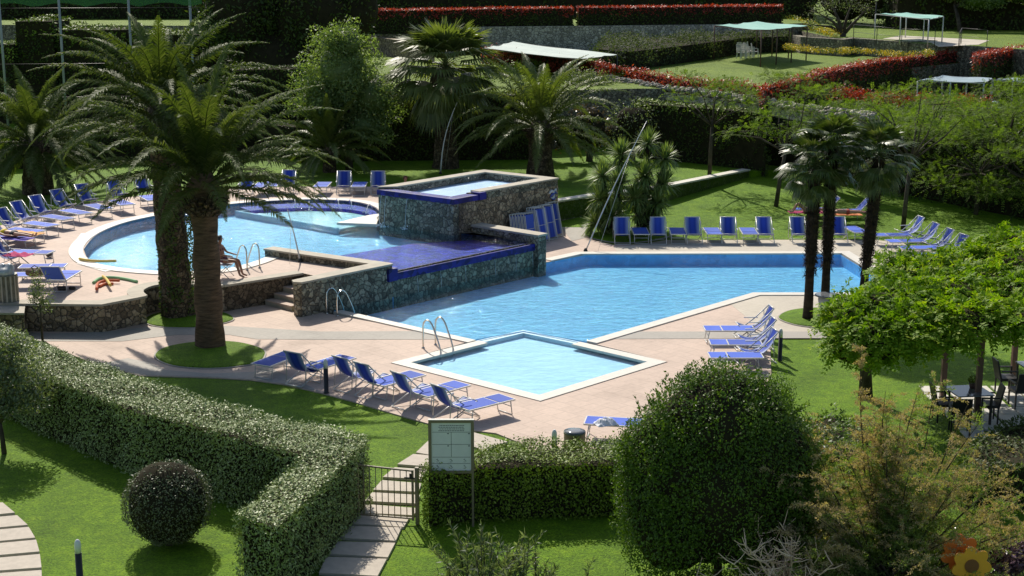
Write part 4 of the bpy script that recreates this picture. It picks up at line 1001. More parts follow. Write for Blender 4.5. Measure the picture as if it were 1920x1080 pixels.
cloth('towel', 34, 478, ZT+.45, .9, .6, -12, TMG, 'magenta towel hanging on the deck chair at the left edge', .08)

# ---------------------------------------------------------------- dining furniture under the pergola
def make_wicker():
    t = empty('wicker_chair', (0, 0, 0), 'x', 'chair', 'black wicker dining chairs')
    lp('seat', [WICKER], lambda m: m.box((0, 0, .43), (.46, .48, .07)), t)
    lp('backrest', [WICKER], lambda m: m.add([(-.24, -.23, .46), (-.24, .23, .46), (-.34, .22, .92), (-.34, -.22, .92), (-.19, -.23, .46), (-.19, .23, .46), (-.30, .22, .92), (-.30, -.22, .92)], [(0, 3, 2, 1), (4, 5, 6, 7), (3, 7, 6, 2), (0, 4, 7, 3), (1, 2, 6, 5), (0, 1, 5, 4)]), t)
    for x in (-.2, .2):
        for y in (-.21, .21): lp('leg', [WICKER], lambda m: m.box((x, y, .20), (.035, .035, .40)), t)
    for y in (-.235, .235): lp('armrest', [WICKER], lambda m: (m.box((0, y, .65), (.42, .045, .03)), m.box((.19, y, .555), (.035, .035, .17))), t)
    return t
def make_table():
    t = empty('dining_table', (0, 0, 0), 'x', 'table', 'grey-topped dining tables')
    lp('tabletop', [TABLEGLASS], lambda m: m.box((0, 0, .735), (.9, .9, .03)), t)
    for x in (-.4, .4):
        for y in (-.4, .4): lp('leg', [WICKER], lambda m: m.box((x, y, .36), (.05, .05, .72)), t)
    return t
wk = make_wicker(); tb = make_table()
PL = lambda px, py: A3(px, py, .02)
pav = MB()
for i in range(6):
    for j in range(7):
        c = np.array(at(1815, 800, 0))+np.array((i*.62+random.uniform(-.03, .03), j*.62-.6)); pav.box((c[0], c[1], .0), (.54, .54, .04))
struct(pav, 'terrace_slabs', [POOLCOPE])
for i, (x, y, rz, l) in enumerate([(1768, 788, 0, 'wicker chair nearest the feathery bush, left of the grey table'), (1850, 790, 175, 'wicker chair right of the near grey table, beside the pergola post'), (1798, 812, 80, 'wicker chair in front of the near grey table'), (1885, 738, 0, 'wicker chair left of the far table under the pergola'), (1912, 762, 95, 'wicker chair in front of the far table at the right edge'), (1960, 740, 180, 'wicker chair right of the far table')][:5]):
    if i == 0: wk.location = PL(x, y); wk.rotation_euler = (0, 0, R(rz)); wk['label'] = l
    else: copy_tree(wk, PL(x, y), R(rz), l)
tb.location = PL(1812, 788); tb.rotation_euler = (0, 0, R(8)); tb['label'] = 'near grey-topped dining table beside the pergola post'
copy_tree(tb, PL(1945, 738), R(5), 'far grey-topped dining table at the right edge of the photo')
m = MB(); m.lathe((0, 0, 0), [(.06, 0), (.09, .12), (.085, .12), (.06, .11)], 14); pt = m.build('flower_pot', [WOODPOST]); pt.location = PL(1812, 788)+Vector((.15, .2, .75)); tag(pt, 'small potted herb on the near dining table', 'flower pot')
m = MB(); cloud(m, [((0, 0, .2), (.1, .1, .1))], .06, 3500); lo = m.build('foliage', [L_HEDGE]); lo.parent = pt

# pergola
PGX0, PGX1 = 7.0, 15.5
pg = empty('pergola', (at(1830, 790)[0], at(1830, 790)[1], 0), 'brown timber pergola carrying the bright green climber', 'pergola')
o_ = pg.location
for (px, py, h) in ((1830, 792, 2.35), (1767, 745, 2.4), (1898, 720, 2.4)):
    b = A3(px, py, 0)-o_; lp('post', [WOODPOST], lambda m: m.beam((b.x, b.y, 0), (b.x, b.y, h), .13, .13), pg)
for k in range(2): lp('beam', [WOODPOST], lambda m: m.beam((-3.2+k*1.5, -.1+3.9*k, 2.42), (4.2, -.1+3.9*k, 2.42), .08, .16), pg)
for k in range(9): lp('rafter', [WOODPOST], lambda m: m.beam((-2.9+k*.8, -.7, 2.56), (-2.5+k*.8, 4.6 if k > 2 else 2.0, 2.56), .06, .11), pg)

# ---------------------------------------------------------------- upper terraces
def canopy(label, corners, z, posts, zg, net, metal=ALU, sag=.12, name='shade_canopy'):
    P = pts(corners, z); c = np.mean(P, axis=0)
    t = empty(name, (c[0], c[1], zg), label, 'canopy', 'shade canopies on the terraces')
    L = [np.array(p)-c for p in P]
    def sheet(m):
        n = 12; V = []
        for i in range(n+1):
            for k in range(n+1):
                a, b = i/n, k/n; q_ = (L[0]*(1-a)+L[1]*a)*(1-b)+(L[3]*(1-a)+L[2]*a)*b
                V.append((q_[0], q_[1], z-zg+sag*(abs(math.sin(3*PI*a))*-.5-math.sin(PI*b)*.3)+.03*math.sin(9*a+7*b)))
        F = [(i*(n+1)+k, (i+1)*(n+1)+k, (i+1)*(n+1)+k+1, i*(n+1)+k+1) for i in range(n) for k in range(n)]
        m.add(V, F, 0, True); m.add([(v[0], v[1], v[2]-.02) for v in V], [f[::-1] for f in F], 0, True)
    lp('cloth', [net], sheet, t)
    lp('frame', [metal], lambda m: [m.beam((*L[i], z-zg-.06), (*L[(i+1) % 4], z-zg-.06), .05, .05) for i in range(4)], t)
    for q_ in posts:
        e = (L[0]*(1-q_[0])+L[1]*q_[0])*(1-q_[1])+(L[3]*(1-q_[0])+L[2]*q_[0])*q_[1]
        lp('post', [metal], lambda m: m.tube([(e[0], e[1], -.05), (e[0], e[1], z-zg-.08)], .045, 8), t)
PO = [(0, 0), (1, 0), (1, 1), (0, 1), (0, .5), (1, .5)]
canopy('long pale shade canopy behind the stocky date palm', [(905, 90), (962, 78), (1157, 102), (1082, 110)], 5.35, PO, ZU, PALE_NET, BLACK)
canopy('bright green shade canopy over the stack of white chairs', [(1340, 47), (1420, 40), (1514, 48), (1428, 56)], 6.45, [(0, 0), (1, 0), (1, 1), (0, 1), (.33, 1), (.66, 1), (1, .33), (1, .66)], ZU, GREEN_NET, WOODPOST)
canopy('green shade canopy on white posts over the paved picnic terrace', [(1642, 25), (1700, 23.5), (1769, 29.5), (1742, 35)], 7.1, PO, ZR, GREEN_NET)
canopy('blue-grey shade canopy half hidden by feathery trees at right', [(1721, 150), (1768, 141), (1860, 146), (1845, 154)], 3.95, PO, ZM, BLUE_NET)
canopy('blue-grey shade canopy cut by the right edge of the photo', [(1862, 148), (1900, 145), (2010, 150), (2000, 160)], 3.9, PO, ZM, BLUE_NET)
def make_monobloc():
    t = empty('plastic_chair', (0, 0, 0), 'x', 'chair', 'white plastic chairs under the green canopy')
    lp('seat', [WHITE], lambda m: m.box((0, 0, .42), (.44, .46, .03)), t)
    lp('backrest', [WHITE], lambda m: [m.beam((-.22, y, .42), (-.32, y*.85, .98), .05, .02) for y in (-.2, -.1, 0, .1, .2)] and m.beam((-.32, -.2, .98), (-.32, .2, .98), .03, .09), t)
    for x in (-.2, .2):
        for y in (-.21, .21): lp('leg', [WHITE], lambda m: m.beam((x, y, .41), (x*1.15, y*1.12, 0), .05, .04), t)
    for y in (-.23, .23): lp('armrest', [WHITE], lambda m: (m.beam((-.25, y, .66), (.18, y, .64), .06, .025), m.beam((.18, y, .63), (.2, y, .42), .04, .03)), t)
    return t
mc = make_monobloc(); k = 0
for i, (x, y, n_) in enumerate([(1389, 110, 2), (1398, 109, 1), (1407, 108.5, 2), (1416, 107.5, 1), (1402, 106, 1)]):
    for j in range(n_):
        l = ('white plastic chair %s from the left under the green canopy' % ORD[i]) if j == 0 else 'upper white plastic chair of the %s stack under the green canopy' % ORD[i]
        loc = A3(x, y, ZU)+Vector((.05*j, 0, .14*j))
        if k == 0: mc.location = loc; mc.rotation_euler = (0, 0, R(-60)); mc['label'] = l
        else: copy_tree(mc, loc, R(-60+20*i), l)
        k += 1
pt = empty('picnic_table', A3(1842, 214, ZM), 'pale blue table and bench set under the blue-grey canopy', 'table')
lp('tabletop', [plain('pale_blue_paint', (.35, .50, .58), .5, .2)], lambda m: m.box((0, 0, .74), (1.8, .8, .05)), pt)
for s in (-1, 1): lp('bench', [MATS['pale_blue_paint']], lambda m: m.box((0, s*.75, .45), (1.8, .3, .05)), pt); lp('leg', [MATS['pale_blue_paint']], lambda m: (m.beam((s*.7, -.8, 0), (s*.7, .25, .72), .07), m.beam((s*.7+.08, .8, 0), (s*.7+.08, -.25, .72), .07)), pt)
# lamp post with a globe
lpst = empty('globe_street_lamp', A3(1640, 66, ZR), 'lamp post with a white globe by the picnic terrace', 'street lamp')
lp('post', [BLACK], lambda m: m.tube([(0, 0, 0), (0, 0, 2.7)], .05, 8), lpst); lp('globe', [LAMPGLASS], lambda m: ico(m, (0, 0, 2.9), (.22, .22, .26), 0, 10, 0), lpst)
# railings of the picnic terrace
def railing(P, z, label, hgt=1.0, step=1.6, rails=(.5, 1.0)):
    t = empty('wire_railing', (P[0][0], P[0][1], z), label, 'railing'); o0 = np.array(P[0])
    Q = [np.array(p)-o0 for p in P]
    for i in range(len(Q)-1):
        a, b = Q[i], Q[i+1]; n_ = max(1, int(np.linalg.norm(b-a)/step))
        for k in range(n_+(1 if i == len(Q)-2 else 0)):
            p = a+(b-a)*k/n_; lp('post', [BLACK], lambda m: m.tube([(p[0], p[1], -.1), (p[0], p[1], hgt)], .025, 6), t)
        for r_ in rails: lp('rail', [BLACK], lambda m: m.tube([(*a, hgt*r_), (*b, hgt*r_)], .012, 5), t)
railing([at(1600, 74, ZR), at(1690, 84, ZR), at(1752, 87, ZR)], ZR, 'thin dark railing along the front of the picnic terrace', 1.1, 2.6)
railing([at(1797, 92, ZR), at(1802, 82, ZR), at(1850, 87, ZR)], ZR, 'dark handrail at the right end of the picnic terrace', 1.1, 2.6)
# tall net fence at upper left
nf = empty('net_fence', A3(20, 246, ZT), 'tall sports net on grey poles with green cloth along the top', 'fence'); o_ = nf.location
NP = [(-110, 247), (16, 246), (126, 244), (254, 242), (367, 240)]
for a, b in NP:
    p = A3(a, b, ZT)-o_; lp('pole', [plain('grey_pole', (.33, .35, .36), .5, .1)], lambda m: m.tube([(p.x, p.y, 0), (p.x, p.y, 9.7)], .075, 8), nf)
pa = A3(-110, 247, ZT)-o_; pb = A3(390, 240, ZT)-o_
netm, ntt, b_ = base('green_netting', .8, .2); tr = N(ntt, 'ShaderNodeBsdfTransparent'); mx = N(ntt, 'ShaderNodeMixShader', inp={0: .62}); b_.inputs['Base Color'].default_value = (.07, .22, .08, 1)
ntt.links.new(tr.outputs[0], mx.inputs[1]); ntt.links.new(b_.outputs[0], mx.inputs[2]); ntt.links.new(mx.outputs[0], ntt.nodes['Material Output'].inputs[0])
def nets(m):
    n = 30
    V = [(pa.x+(pb.x-pa.x)*i/n, pa.y+(pb.y-pa.y)*i/n+.15*math.sin(i), z+(.25*abs(math.sin(i*.55)) if z < 8 else 0)) for z in (7.35, 9.6) for i in range(n+1)]
    m.add(V, [(i, i+1, n+2+i, n+1+i) for i in range(n)], 0, True)
lp('green_cloth', [netm], nets, nf)
lp('net_cord', [BLACK], lambda m: [m.tube([(pa.x, pa.y, z), (pb.x, pb.y, z)], .012, 4) for z in (2, 4, 7.3, 9.6)], nf)
# flower-shaped spring rider at bottom right
fl = empty('flower_spring_rider', A3(1806, 1150, 0), 'orange and yellow wooden flower on a spring at bottom right', 'play rider'); FYL = plain('yellow_orange_paint', (.85, .40, .04), .45, .08); FOR = plain('deep_orange_paint', (.75, .19, .03), .45, .08); FBR = plain('brown_centre_paint', (.22, .08, .03), .5, .15)
def petal(m, y, rad, r0, zc, xc=0):
    P = []
    for k in range(72):
        a = 2*PI*k/72; q_ = r0+rad*abs(math.cos(3.5*a+.4)); P.append((xc+q_*math.cos(a), q_*math.sin(a)))
    V = [(p[0], y+d, zc+p[1]) for d in (-.02, .02) for p in P]+[(xc, y-.02, zc), (xc, y+.02, zc)]
    m.add(V, [(i, (i+1) % 72, 72+(i+1) % 72, 72+i) for i in range(72)]+[(144, (i+1) % 72, i) for i in range(72)]+[(145, 72+i, 72+(i+1) % 72) for i in range(72)])
lp('front_petals', [FYL], lambda m: petal(m, -.12, .09, .25, .92, .04), fl); lp('rear_petals', [FOR], lambda m: petal(m, .14, .09, .25, 1.04, -.08), fl)
lp('flower_centre', [FBR], lambda m: m.tube([(.04, -.142, .92), (.04, -.155, .92)], .12, 24), fl)
lp('seat', [FOR], lambda m: m.box((0, .0, .70), (.3, .26, .05)), fl); lp('spring', [BLACK], lambda m: m.tube([(.09*math.cos(t), .09*math.sin(t), .02+t*.0165) for t in np.linspace(0, 40, 160)], .012, 6), fl)

# ---------------------------------------------------------------- people
SKIN = plain('sunburnt_skin', (.42, .22, .14), .55, .08); SKIN2 = plain('tanned_skin', (.30, .155, .10), .55, .08); HAIR = plain('dark_hair', (.03, .02, .015), .6, .3, 20); HAIRB = plain('auburn_hair', (.13, .05, .025), .6, .3, 20)
def person(label, J, mat, loc, rz, extras, hair=HAIR, kids=()):
    """J: joint -> (position, radius); one skinned surface grown over the skeleton"""
    E = [('pelvis', 'waist'), ('waist', 'chest'), ('chest', 'neck'), ('neck', 'jaw'), ('jaw', 'head'), ('head', 'crown')]
    for s in 'lr':
        E += [('chest', 'sh'+s), ('sh'+s, 'el'+s), ('el'+s, 'wr'+s), ('wr'+s, 'pa'+s), ('pelvis', 'hp'+s), ('hp'+s, 'kn'+s), ('kn'+s, 'an'+s), ('an'+s, 'to'+s)]
    names = ['pelvis']+[k for k in J if k != 'pelvis']; V = [J[k][0] for k in names]; rad = [J[k][1] for k in names]; E2 = [(names.index(a), names.index(b)) for a, b in E]
    for s in 'lr':                       # fingers
        a = Vector(J['wr'+s][0]); b = Vector(J['pa'+s][0]); d = (b-a).normalized(); sd = d.cross(Vector((0, 0, 1)))
        if sd.length < .2: sd = d.cross(Vector((1, 0, 0)))
        sd.normalize(); pi = names.index('pa'+s)
        for k in range(4):
            o1 = b+sd*(.027*(k-1.5))+d*.02; L = (.06, .075, .07, .055)[k]; V += [tuple(o1), tuple(o1+d*L*.6), tuple(o1+d*L-Vector((0, 0, .015)))]; rad += [.010, .009, .007]; n_ = len(V); E2 += [(pi, n_-3), (n_-3, n_-2), (n_-2, n_-1)]
        o1 = a+(b-a)*.5-sd*.045; V += [tuple(o1), tuple(o1+d*.04-sd*.02)]; rad += [.012, .009]; n_ = len(V); E2 += [(pi, n_-2), (n_-2, n_-1)]
    me = bpy.data.meshes.new('person'); me.from_pydata([tuple(v) for v in V], E2, []); ob = bpy.data.objects.new('person', me); COL.objects.link(ob)
    md = ob.modifiers.new('skin', 'SKIN'); md.use_smooth_shade = True
    if not me.skin_vertices: me.attributes  # layer is created by the modifier below
    for i, sv_ in enumerate(me.skin_vertices[0].data if me.skin_vertices else []): sv_.radius = (rad[i], rad[i])
    if me.skin_vertices: me.skin_vertices[0].data[0].use_root = True
    ob.modifiers.new('sub', 'SUBSURF').levels = 1; ob.modifiers['sub'].render_levels = 2
    me.materials.append(mat); ob.location = loc; ob.rotation_euler = (0, 0, R(rz)); tag(ob, label, 'person')
    h = Vector(J['head'][0]); up = (Vector(J['crown'][0])-Vector(J['jaw'][0])).normalized(); f = Vector(extras['face']).normalized(); sd = up.cross(f).normalized()
    def hr(m):
        Vv = []; Ff_ = []
        for i in range(9):
            for k in range(16):
                a = PI*.62*i/8; b = 2*PI*k/16; d = up*math.cos(a)+(sd*math.cos(b)-f*math.sin(b)*1.0)*math.sin(a)
                if d.dot(f) > .45 and d.dot(up) < .75: d = d-f*(d.dot(f)-.45)
                Vv.append(tuple(h+up*.02-f*.012+d*.112))
        for i in range(8):
            for k in range(16): Ff_.append((i*16+k, i*16+(k+1) % 16, (i+1)*16+(k+1) % 16, (i+1)*16+k))
        m.add(Vv, Ff_, 0, True)
    lp('hair', [hair], hr, ob)
    lp('nose', [mat], lambda m: m.tube([tuple(h+f*.085+up*.02), tuple(h+f*.115-up*.015)], [.008, .014], 6), ob)
    lp('mouth', [plain('lips', (.35, .10, .08), .5, .1)], lambda m: m.tube([tuple(h+f*.093-up*.048-sd*.02), tuple(h+f*.1-up*.05), tuple(h+f*.093-up*.048+sd*.02)], .005, 5), ob)
    for s in (-1, 1): lp('eye', [HAIR], lambda m: ico(m, tuple(h+f*.085+up*.022+sd*s*.033), (.012, .012, .008), 0, 6, 0), ob); lp('ear', [mat], lambda m: ico(m, tuple(h+sd*s*.085), (.018, .018, .028), 0, 6, 0), ob)
    for nm, mt_, clumps in kids: lp(nm, [mt_], lambda m: [ico(m, c, r_, 0, 10, .02) for c, r_ in clumps], ob)
    return ob
def lying(knees=False, arms='side'):
    """on the back, head towards -x, feet +x, at z = 0 being the bed surface"""
    J = dict(pelvis=((0, 0, .11), .115), waist=((-.18, 0, .12), .105), chest=((-.40, 0, .14), .125), neck=((-.58, 0, .13), .05), jaw=((-.645, 0, .13), .062), head=((-.72, 0, .13), .085), crown=((-.80, 0, .13), .055))
    for s, y in (('l', 1), ('r', -1)):
        J['sh'+s] = ((-.48, .18*y, .13), .055); J['hp'+s] = ((.02, .09*y, .11), .09)
        if arms == 'up': J['el'+s] = ((-.66, .34*y, .12), .038); J['wr'+s] = ((-.82, .16*y, .12), .028); J['pa'+s] = ((-.86, .09*y, .12), .032)
        else: J['el'+s] = ((-.20, .25*y, .09), .038); J['wr'+s] = ((.03, .24*y, .09), .026); J['pa'+s] = ((.10, .23*y, .09), .032)
        if knees: J['kn'+s] = ((.38, .10*y, .42 if y > 0 else .36), .058); J['an'+s] = ((.58, .10*y, .06), .038); J['to'+s] = ((.74, .11*y, .04), .03)
        else: J['kn'+s] = ((.45, .10*y, .12), .058); J['an'+s] = ((.86, .09*y, .08), .036); J['to'+s] = ((.92, .10*y, .20), .028)
    return J
p = A3(26, 444, ZT+.46); person('person in black and yellow swimwear lying on a sun bed at far left', lying(), SKIN, p, -20, {'face': (0, 0, 1)}, HAIR, [('swim_shorts', plain('black_swimwear', (.02, .02, .02), .7), [((.02, 0, .11), (.17, .19, .125))]), ('yellow_top', plain('yellow_fabric', (.75, .55, .02), .8), [((-.40, 0, .15), (.13, .19, .115))])])
p = A3(1512, 398, .48); person('person lying with knees raised on the magenta-covered sun bed', lying(True), SKIN, p, 180, {'face': (0, 0, 1)}, HAIR, [('swimwear', plain('wine_swimwear', (.12, .02, .05), .7), [((.02, 0, .11), (.13, .18, .125))])])
p = A3(1588, 402, .48); person('person lying flat on the orange towel between the slim palms', lying(False, 'up'), SKIN, p, 0, {'face': (0, 0, 1)}, HAIRB, [('swimwear', plain('red_swimwear', (.4, .05, .03), .7), [((.02, 0, .11), (.13, .18, .125))])])
def sitting():
    J = dict(pelvis=((0, 0, .55), .115), waist=((-.06, 0, .70), .10), chest=((-.12, 0, .92), .125), neck=((-.12, 0, 1.10), .05), jaw=((-.10, 0, 1.16), .06), head=((-.09, 0, 1.24), .085), crown=((-.10, 0, 1.32), .055))
    for s, y in (('l', 1), ('r', -1)):
        J['sh'+s] = ((-.13, .18*y, 1.0), .052); J['el'+s] = ((.0, .25*y, .78), .036); J['wr'+s] = ((.22, .20*y, .74), .026); J['pa'+s] = ((.29, .18*y, .73), .03)
        J['hp'+s] = ((.03, .09*y, .54), .09); J['kn'+s] = ((.46, .11*y, .56), .057); J['an'+s] = ((.58, .11*y, .10), .037); J['to'+s] = ((.74, .12*y, .05), .03)
    return J
SP = A3(421, 519, ZT); person('tanned person sitting on the folding chair, half behind the palm trunk', sitting(), SKIN2, SP, -12, {'face': (1, 0, 0)}, HAIR, [('swimwear', plain('plum_swimwear', (.12, .03, .06), .7), [((.0, 0, .57), (.14, .17, .12)), ((-.12, 0, .90), (.125, .17, .10))])])
fc = empty('folding_chair', SP, 'white folding chair by the terrace ladder, under the seated person', 'chair', rz=R(-12))
lp('seat', [TWH], lambda m: m.box((.02, 0, .42), (.44, .44, .02)), fc); lp('backrest', [TWH], lambda m: m.box((-.26, 0, .75), (.02, .44, .22)), fc)
for s in (-.23, .23): lp('leg', [ALU], lambda m: (m.tube([(-.24, s, 0), (.24, s, .43)], .013, 6), m.tube([(.24, s*.96, 0), (-.24, s*.96, .43), (-.27, s*.96, .88)], .013, 6), m.tube([(-.25, s, .62), (.24, s, .60), (.24, s, .42)], .013, 6)), fc)
p = A3(771, 330, ZT)
p2 = (at(771, 352, ZT)[0], at(771, 352, ZT)[1]+3.6, ZT)
J = sitting(); person('person with auburn hair sitting on the lawn behind the tank, only the head showing', {k: ((v[0][0], v[0][1], max(.06, v[0][2]-.45) if k[:2] not in ('kn', 'an', 'to') else max(.05, v[0][2]-.3)), v[1]) for k, v in J.items()}, SKIN, (p.x, p.y-3.5, ZT-.42), -70, {'face': (1, 0, 0)}, HAIRB)

# ================================================================ PLANTS
def rot_az(V, az):
    c, s = math.cos(az), math.sin(az); return np.stack([V[:, 0]*c-V[:, 1]*s, V[:, 0]*s+V[:, 1]*c, V[:, 2]], 1)
def frond(mb, base_, az, e0, L, droop, g, mi=0, n=42, leaf=.5, wd=.032, twist=0):
    """pinnate palm frond: arching rib with two rows of drooping leaflets"""
    m = 14; P = [np.zeros(3)]; T = []
    for i in range(m):
        t = i/m; e = e0-droop*(t**1.35); d = np.array((math.cos(e), 0, math.sin(e))); T.append(d); P.append(P[-1]+d*L/m)
    P = np.array(P); T.append(T[-1]); T = np.array(T)
    side = np.array((0, 1, 0)); up = np.cross(T, side); up = -up if up[0][2] < 0 else up
    t = np.linspace(.10, .995, n); f = t*m; k = np.minimum(f.astype(int), m-1); fr = (f-k)[:, None]
    B = P[k]*(1-fr)+P[k+1]*fr; TT = T[k]; UU = up[k]
    prof = np.clip(np.sin(PI*np.clip(t*.80+.16, 0, 1)), .12, 1)*leaf
    VV = []
    for s in (-1, 1):
        fw = .85+.55*t[:, None]; sd = side*s
        D = unit(sd+TT*fw+UU*(.28+g.normal(size=(n, 1))*.20)+g.normal(size=(n, 3))*.05); D2 = unit(D+np.array((0, 0, -.75))*(1+.4*g.random((n, 1))))
        l = (prof*g.uniform(.85, 1.1, n))[:, None]; w_ = wd*(.6+.5*prof[:, None]/leaf)
        a = B; b = B+D*l*.55; c = b+D2*l*.45
        VV.append(np.stack([a-TT*w_*.5, a+TT*w_*.5, b+TT*w_*.5, b-TT*w_*.5, c], 1))
    VV = np.concatenate(VV); q = len(VV); V = VV.reshape(-1, 3)
    V = rot_az(V, az)+np.array(base_); ii = np.arange(q)[:, None]*5
    o = mb.n; mb.V.append(V); mb.n += len(V)
    mb.F.append((ii+np.array([[0, 1, 2, 3]])+o, mi, False)); mb.F.append((ii+np.array([[3, 2, 4]])+o, mi, False))
    Pr = rot_az(P, az)+np.array(base_); mb.tube(Pr[::2], np.linspace(.026, .004, len(Pr[::2])), 4, mi, True, False)
def date_palm(px, py, z, trunk_h, r0, L, nf, label, mat, mats_tr, seed, tilt=(0, 0), bulge=1.35, leafl=.5, emin=-35, ivy=False, name='date_palm', dy=0):
    g = np.random.default_rng(seed); b = A3(px, py, z); b.y += dy
    t = empty(name, b, label, 'palm tree')
    prof = [(r0*1.15, -.05), (r0*1.06, .2), (r0, .6), (r0*.95, trunk_h*.55), (r0*.88, trunk_h*.8), (r0*.9, trunk_h*.86), (r0*bulge, trunk_h*.93), (r0*bulge*.95, trunk_h+.1), (r0*.6, trunk_h+.6)]
    def tr(m):
        V = []; n = 28
        zz = np.linspace(-.05, trunk_h+.6, max(14, int(trunk_h*9)))
        rr = np.interp(zz, [p[1] for p in prof], [p[0] for p in prof])
        for i, (q, r_) in enumerate(zip(zz, rr)):
            for k in range(n):
                a = 2*PI*k/n; r2 = r_*(1+.055*math.sin(i*2.4+k*.9)*(1 if i % 2 else -1)+g.normal()*.012); V.append((r2*math.cos(a)+tilt[0]*q, r2*math.sin(a)+tilt[1]*q, q))
        m.add(V, [(i*n+k, i*n+(k+1) % n, (i+1)*n+(k+1) % n, (i+1)*n+k) for i in range(len(zz)-1) for k in range(n)], 0, True)
    lp('trunk', [mats_tr], tr, t)
    top = np.array((tilt[0]*trunk_h, tilt[1]*trunk_h, trunk_h+.15))
    def boots(m):
        for i in range(90):
            a = i*2.399; q = trunk_h*.86+.62*(i/90)*min(1, trunk_h/3); r_ = np.interp(q, [p[1] for p in prof], [p[0] for p in prof])
            c = np.array((math.cos(a)*r_+tilt[0]*q, math.sin(a)*r_+tilt[1]*q, q)); d = np.array((math.cos(a), math.sin(a), .75))
            m.beam(c-d*.06, c+d*g.uniform(.10, .2), .13, .05)
    lp('frond_boots', [BARK_DATE], boots, t)
    def crown(m):
        for i in range(nf):
            q = i/nf; az = i*2.39996+g.normal()*.12; e = R(86-(86-emin)*q**.85+g.normal()*6)
            l = L*(.72+.34*math.sin(PI*min(1, q*.75+.15)))*g.uniform(.9, 1.08)
            dr = R(22+62*(1-abs(q-.5))+g.normal()*8) if e > 0 else R(30+g.normal()*8)
            c = top+np.array((math.cos(az), math.sin(az), 0))*(.10+.28*q)*r0*1.6+np.array((0, 0, .35*(1-q)))
            frond(m, c, az, e, l, dr, g, 0, n=84, leaf=leafl*1.12, wd=.046)
    lp('crown', [mat], crown, t)
    if ivy:
        def iv(m):
            n = 5200; a = g.random(n)*2*PI; q = g.random(n)**.8*trunk_h*.93; keep = lump(np.stack([np.cos(a)*2, np.sin(a)*2, q*1.2], 1), 1.4, 2) > -.25
            a, q = a[keep], q[keep]; r_ = r0*1.04; Nn2 = np.stack([np.cos(a), np.sin(a), 0*a], 1); P = Nn2*r_+np.stack([0*a, 0*a, q], 1)
            leaves(m, P, Nn2, .10, .07, g=g)
        lp('ivy', [L_IVY], iv, t)
    return t
date_palm(395, 655, 0, 4.5, .39, 4.1, 56, 'big date palm with ringed brown trunk on the round grass island', L_DATE, BARK_RING, 11, emin=6, leafl=.44)
date_palm(335, 597, 0, 6.05, .48, 3.95, 58, 'tallest date palm with ivy-covered trunk beside the curved wall', L_DATE, BARK_DATE, 12, tilt=(-.035, 0), ivy=True, emin=-8, leafl=.44)
date_palm(72, 362, ZT, 1.9, .62, 4.0, 64, 'stocky date palm at the far left behind the deck chairs', L_DATE, BARK_DATE, 13)
date_palm(1013, 331, ZT, 2.1, .60, 4.4, 56, 'stocky date palm with upright fronds behind the raised tank', L_DATE2, BARK_DATE, 14, bulge=1.15, emin=-12)
date_palm(618, 322, ZT, .7, .3, 3.3, 44, 'small young palm on the lawn behind the paddling pool', L_DATE2, BARK_DATE, 15, leafl=.4, name='young_palm', emin=-5)

def fan(mb, c, d, up, r, g, mi=0, nseg=22, spread=2.4, droop=.35):
    """fan leaf centred at c, facing along d"""
    d = np.array(d)/np.linalg.norm(d); s = np.cross(d, up); s /= np.linalg.norm(s)+1e-9; u = np.cross(s, d)
    V = []; F = []
    for k in range(nseg):
        a = spread*(k/(nseg-1)-.5); ax = d*math.cos(a)+s*math.sin(a); w_ = r*.075; rr = r*(.82+.18*math.cos(a))*g.uniform(.92, 1.06)
        pp = np.cross(ax, u); p0 = c+ax*rr*.04; p1 = c+ax*rr*.60+u*.02*rr; p2 = c+ax*rr+np.array((0, 0, -1))*droop*rr*.5*g.uniform(.5, 1.4)
        b = len(V); V += [p0-pp*w_*.1, p0+pp*w_*.1, p1+pp*w_*.55+u*w_*.15, p1-pp*w_*.55-u*w_*.15, p2]; F.append((b, b+1, b+2, b+3)); F.append((b+3, b+2, b+4))
    mb.add(V, F, mi)
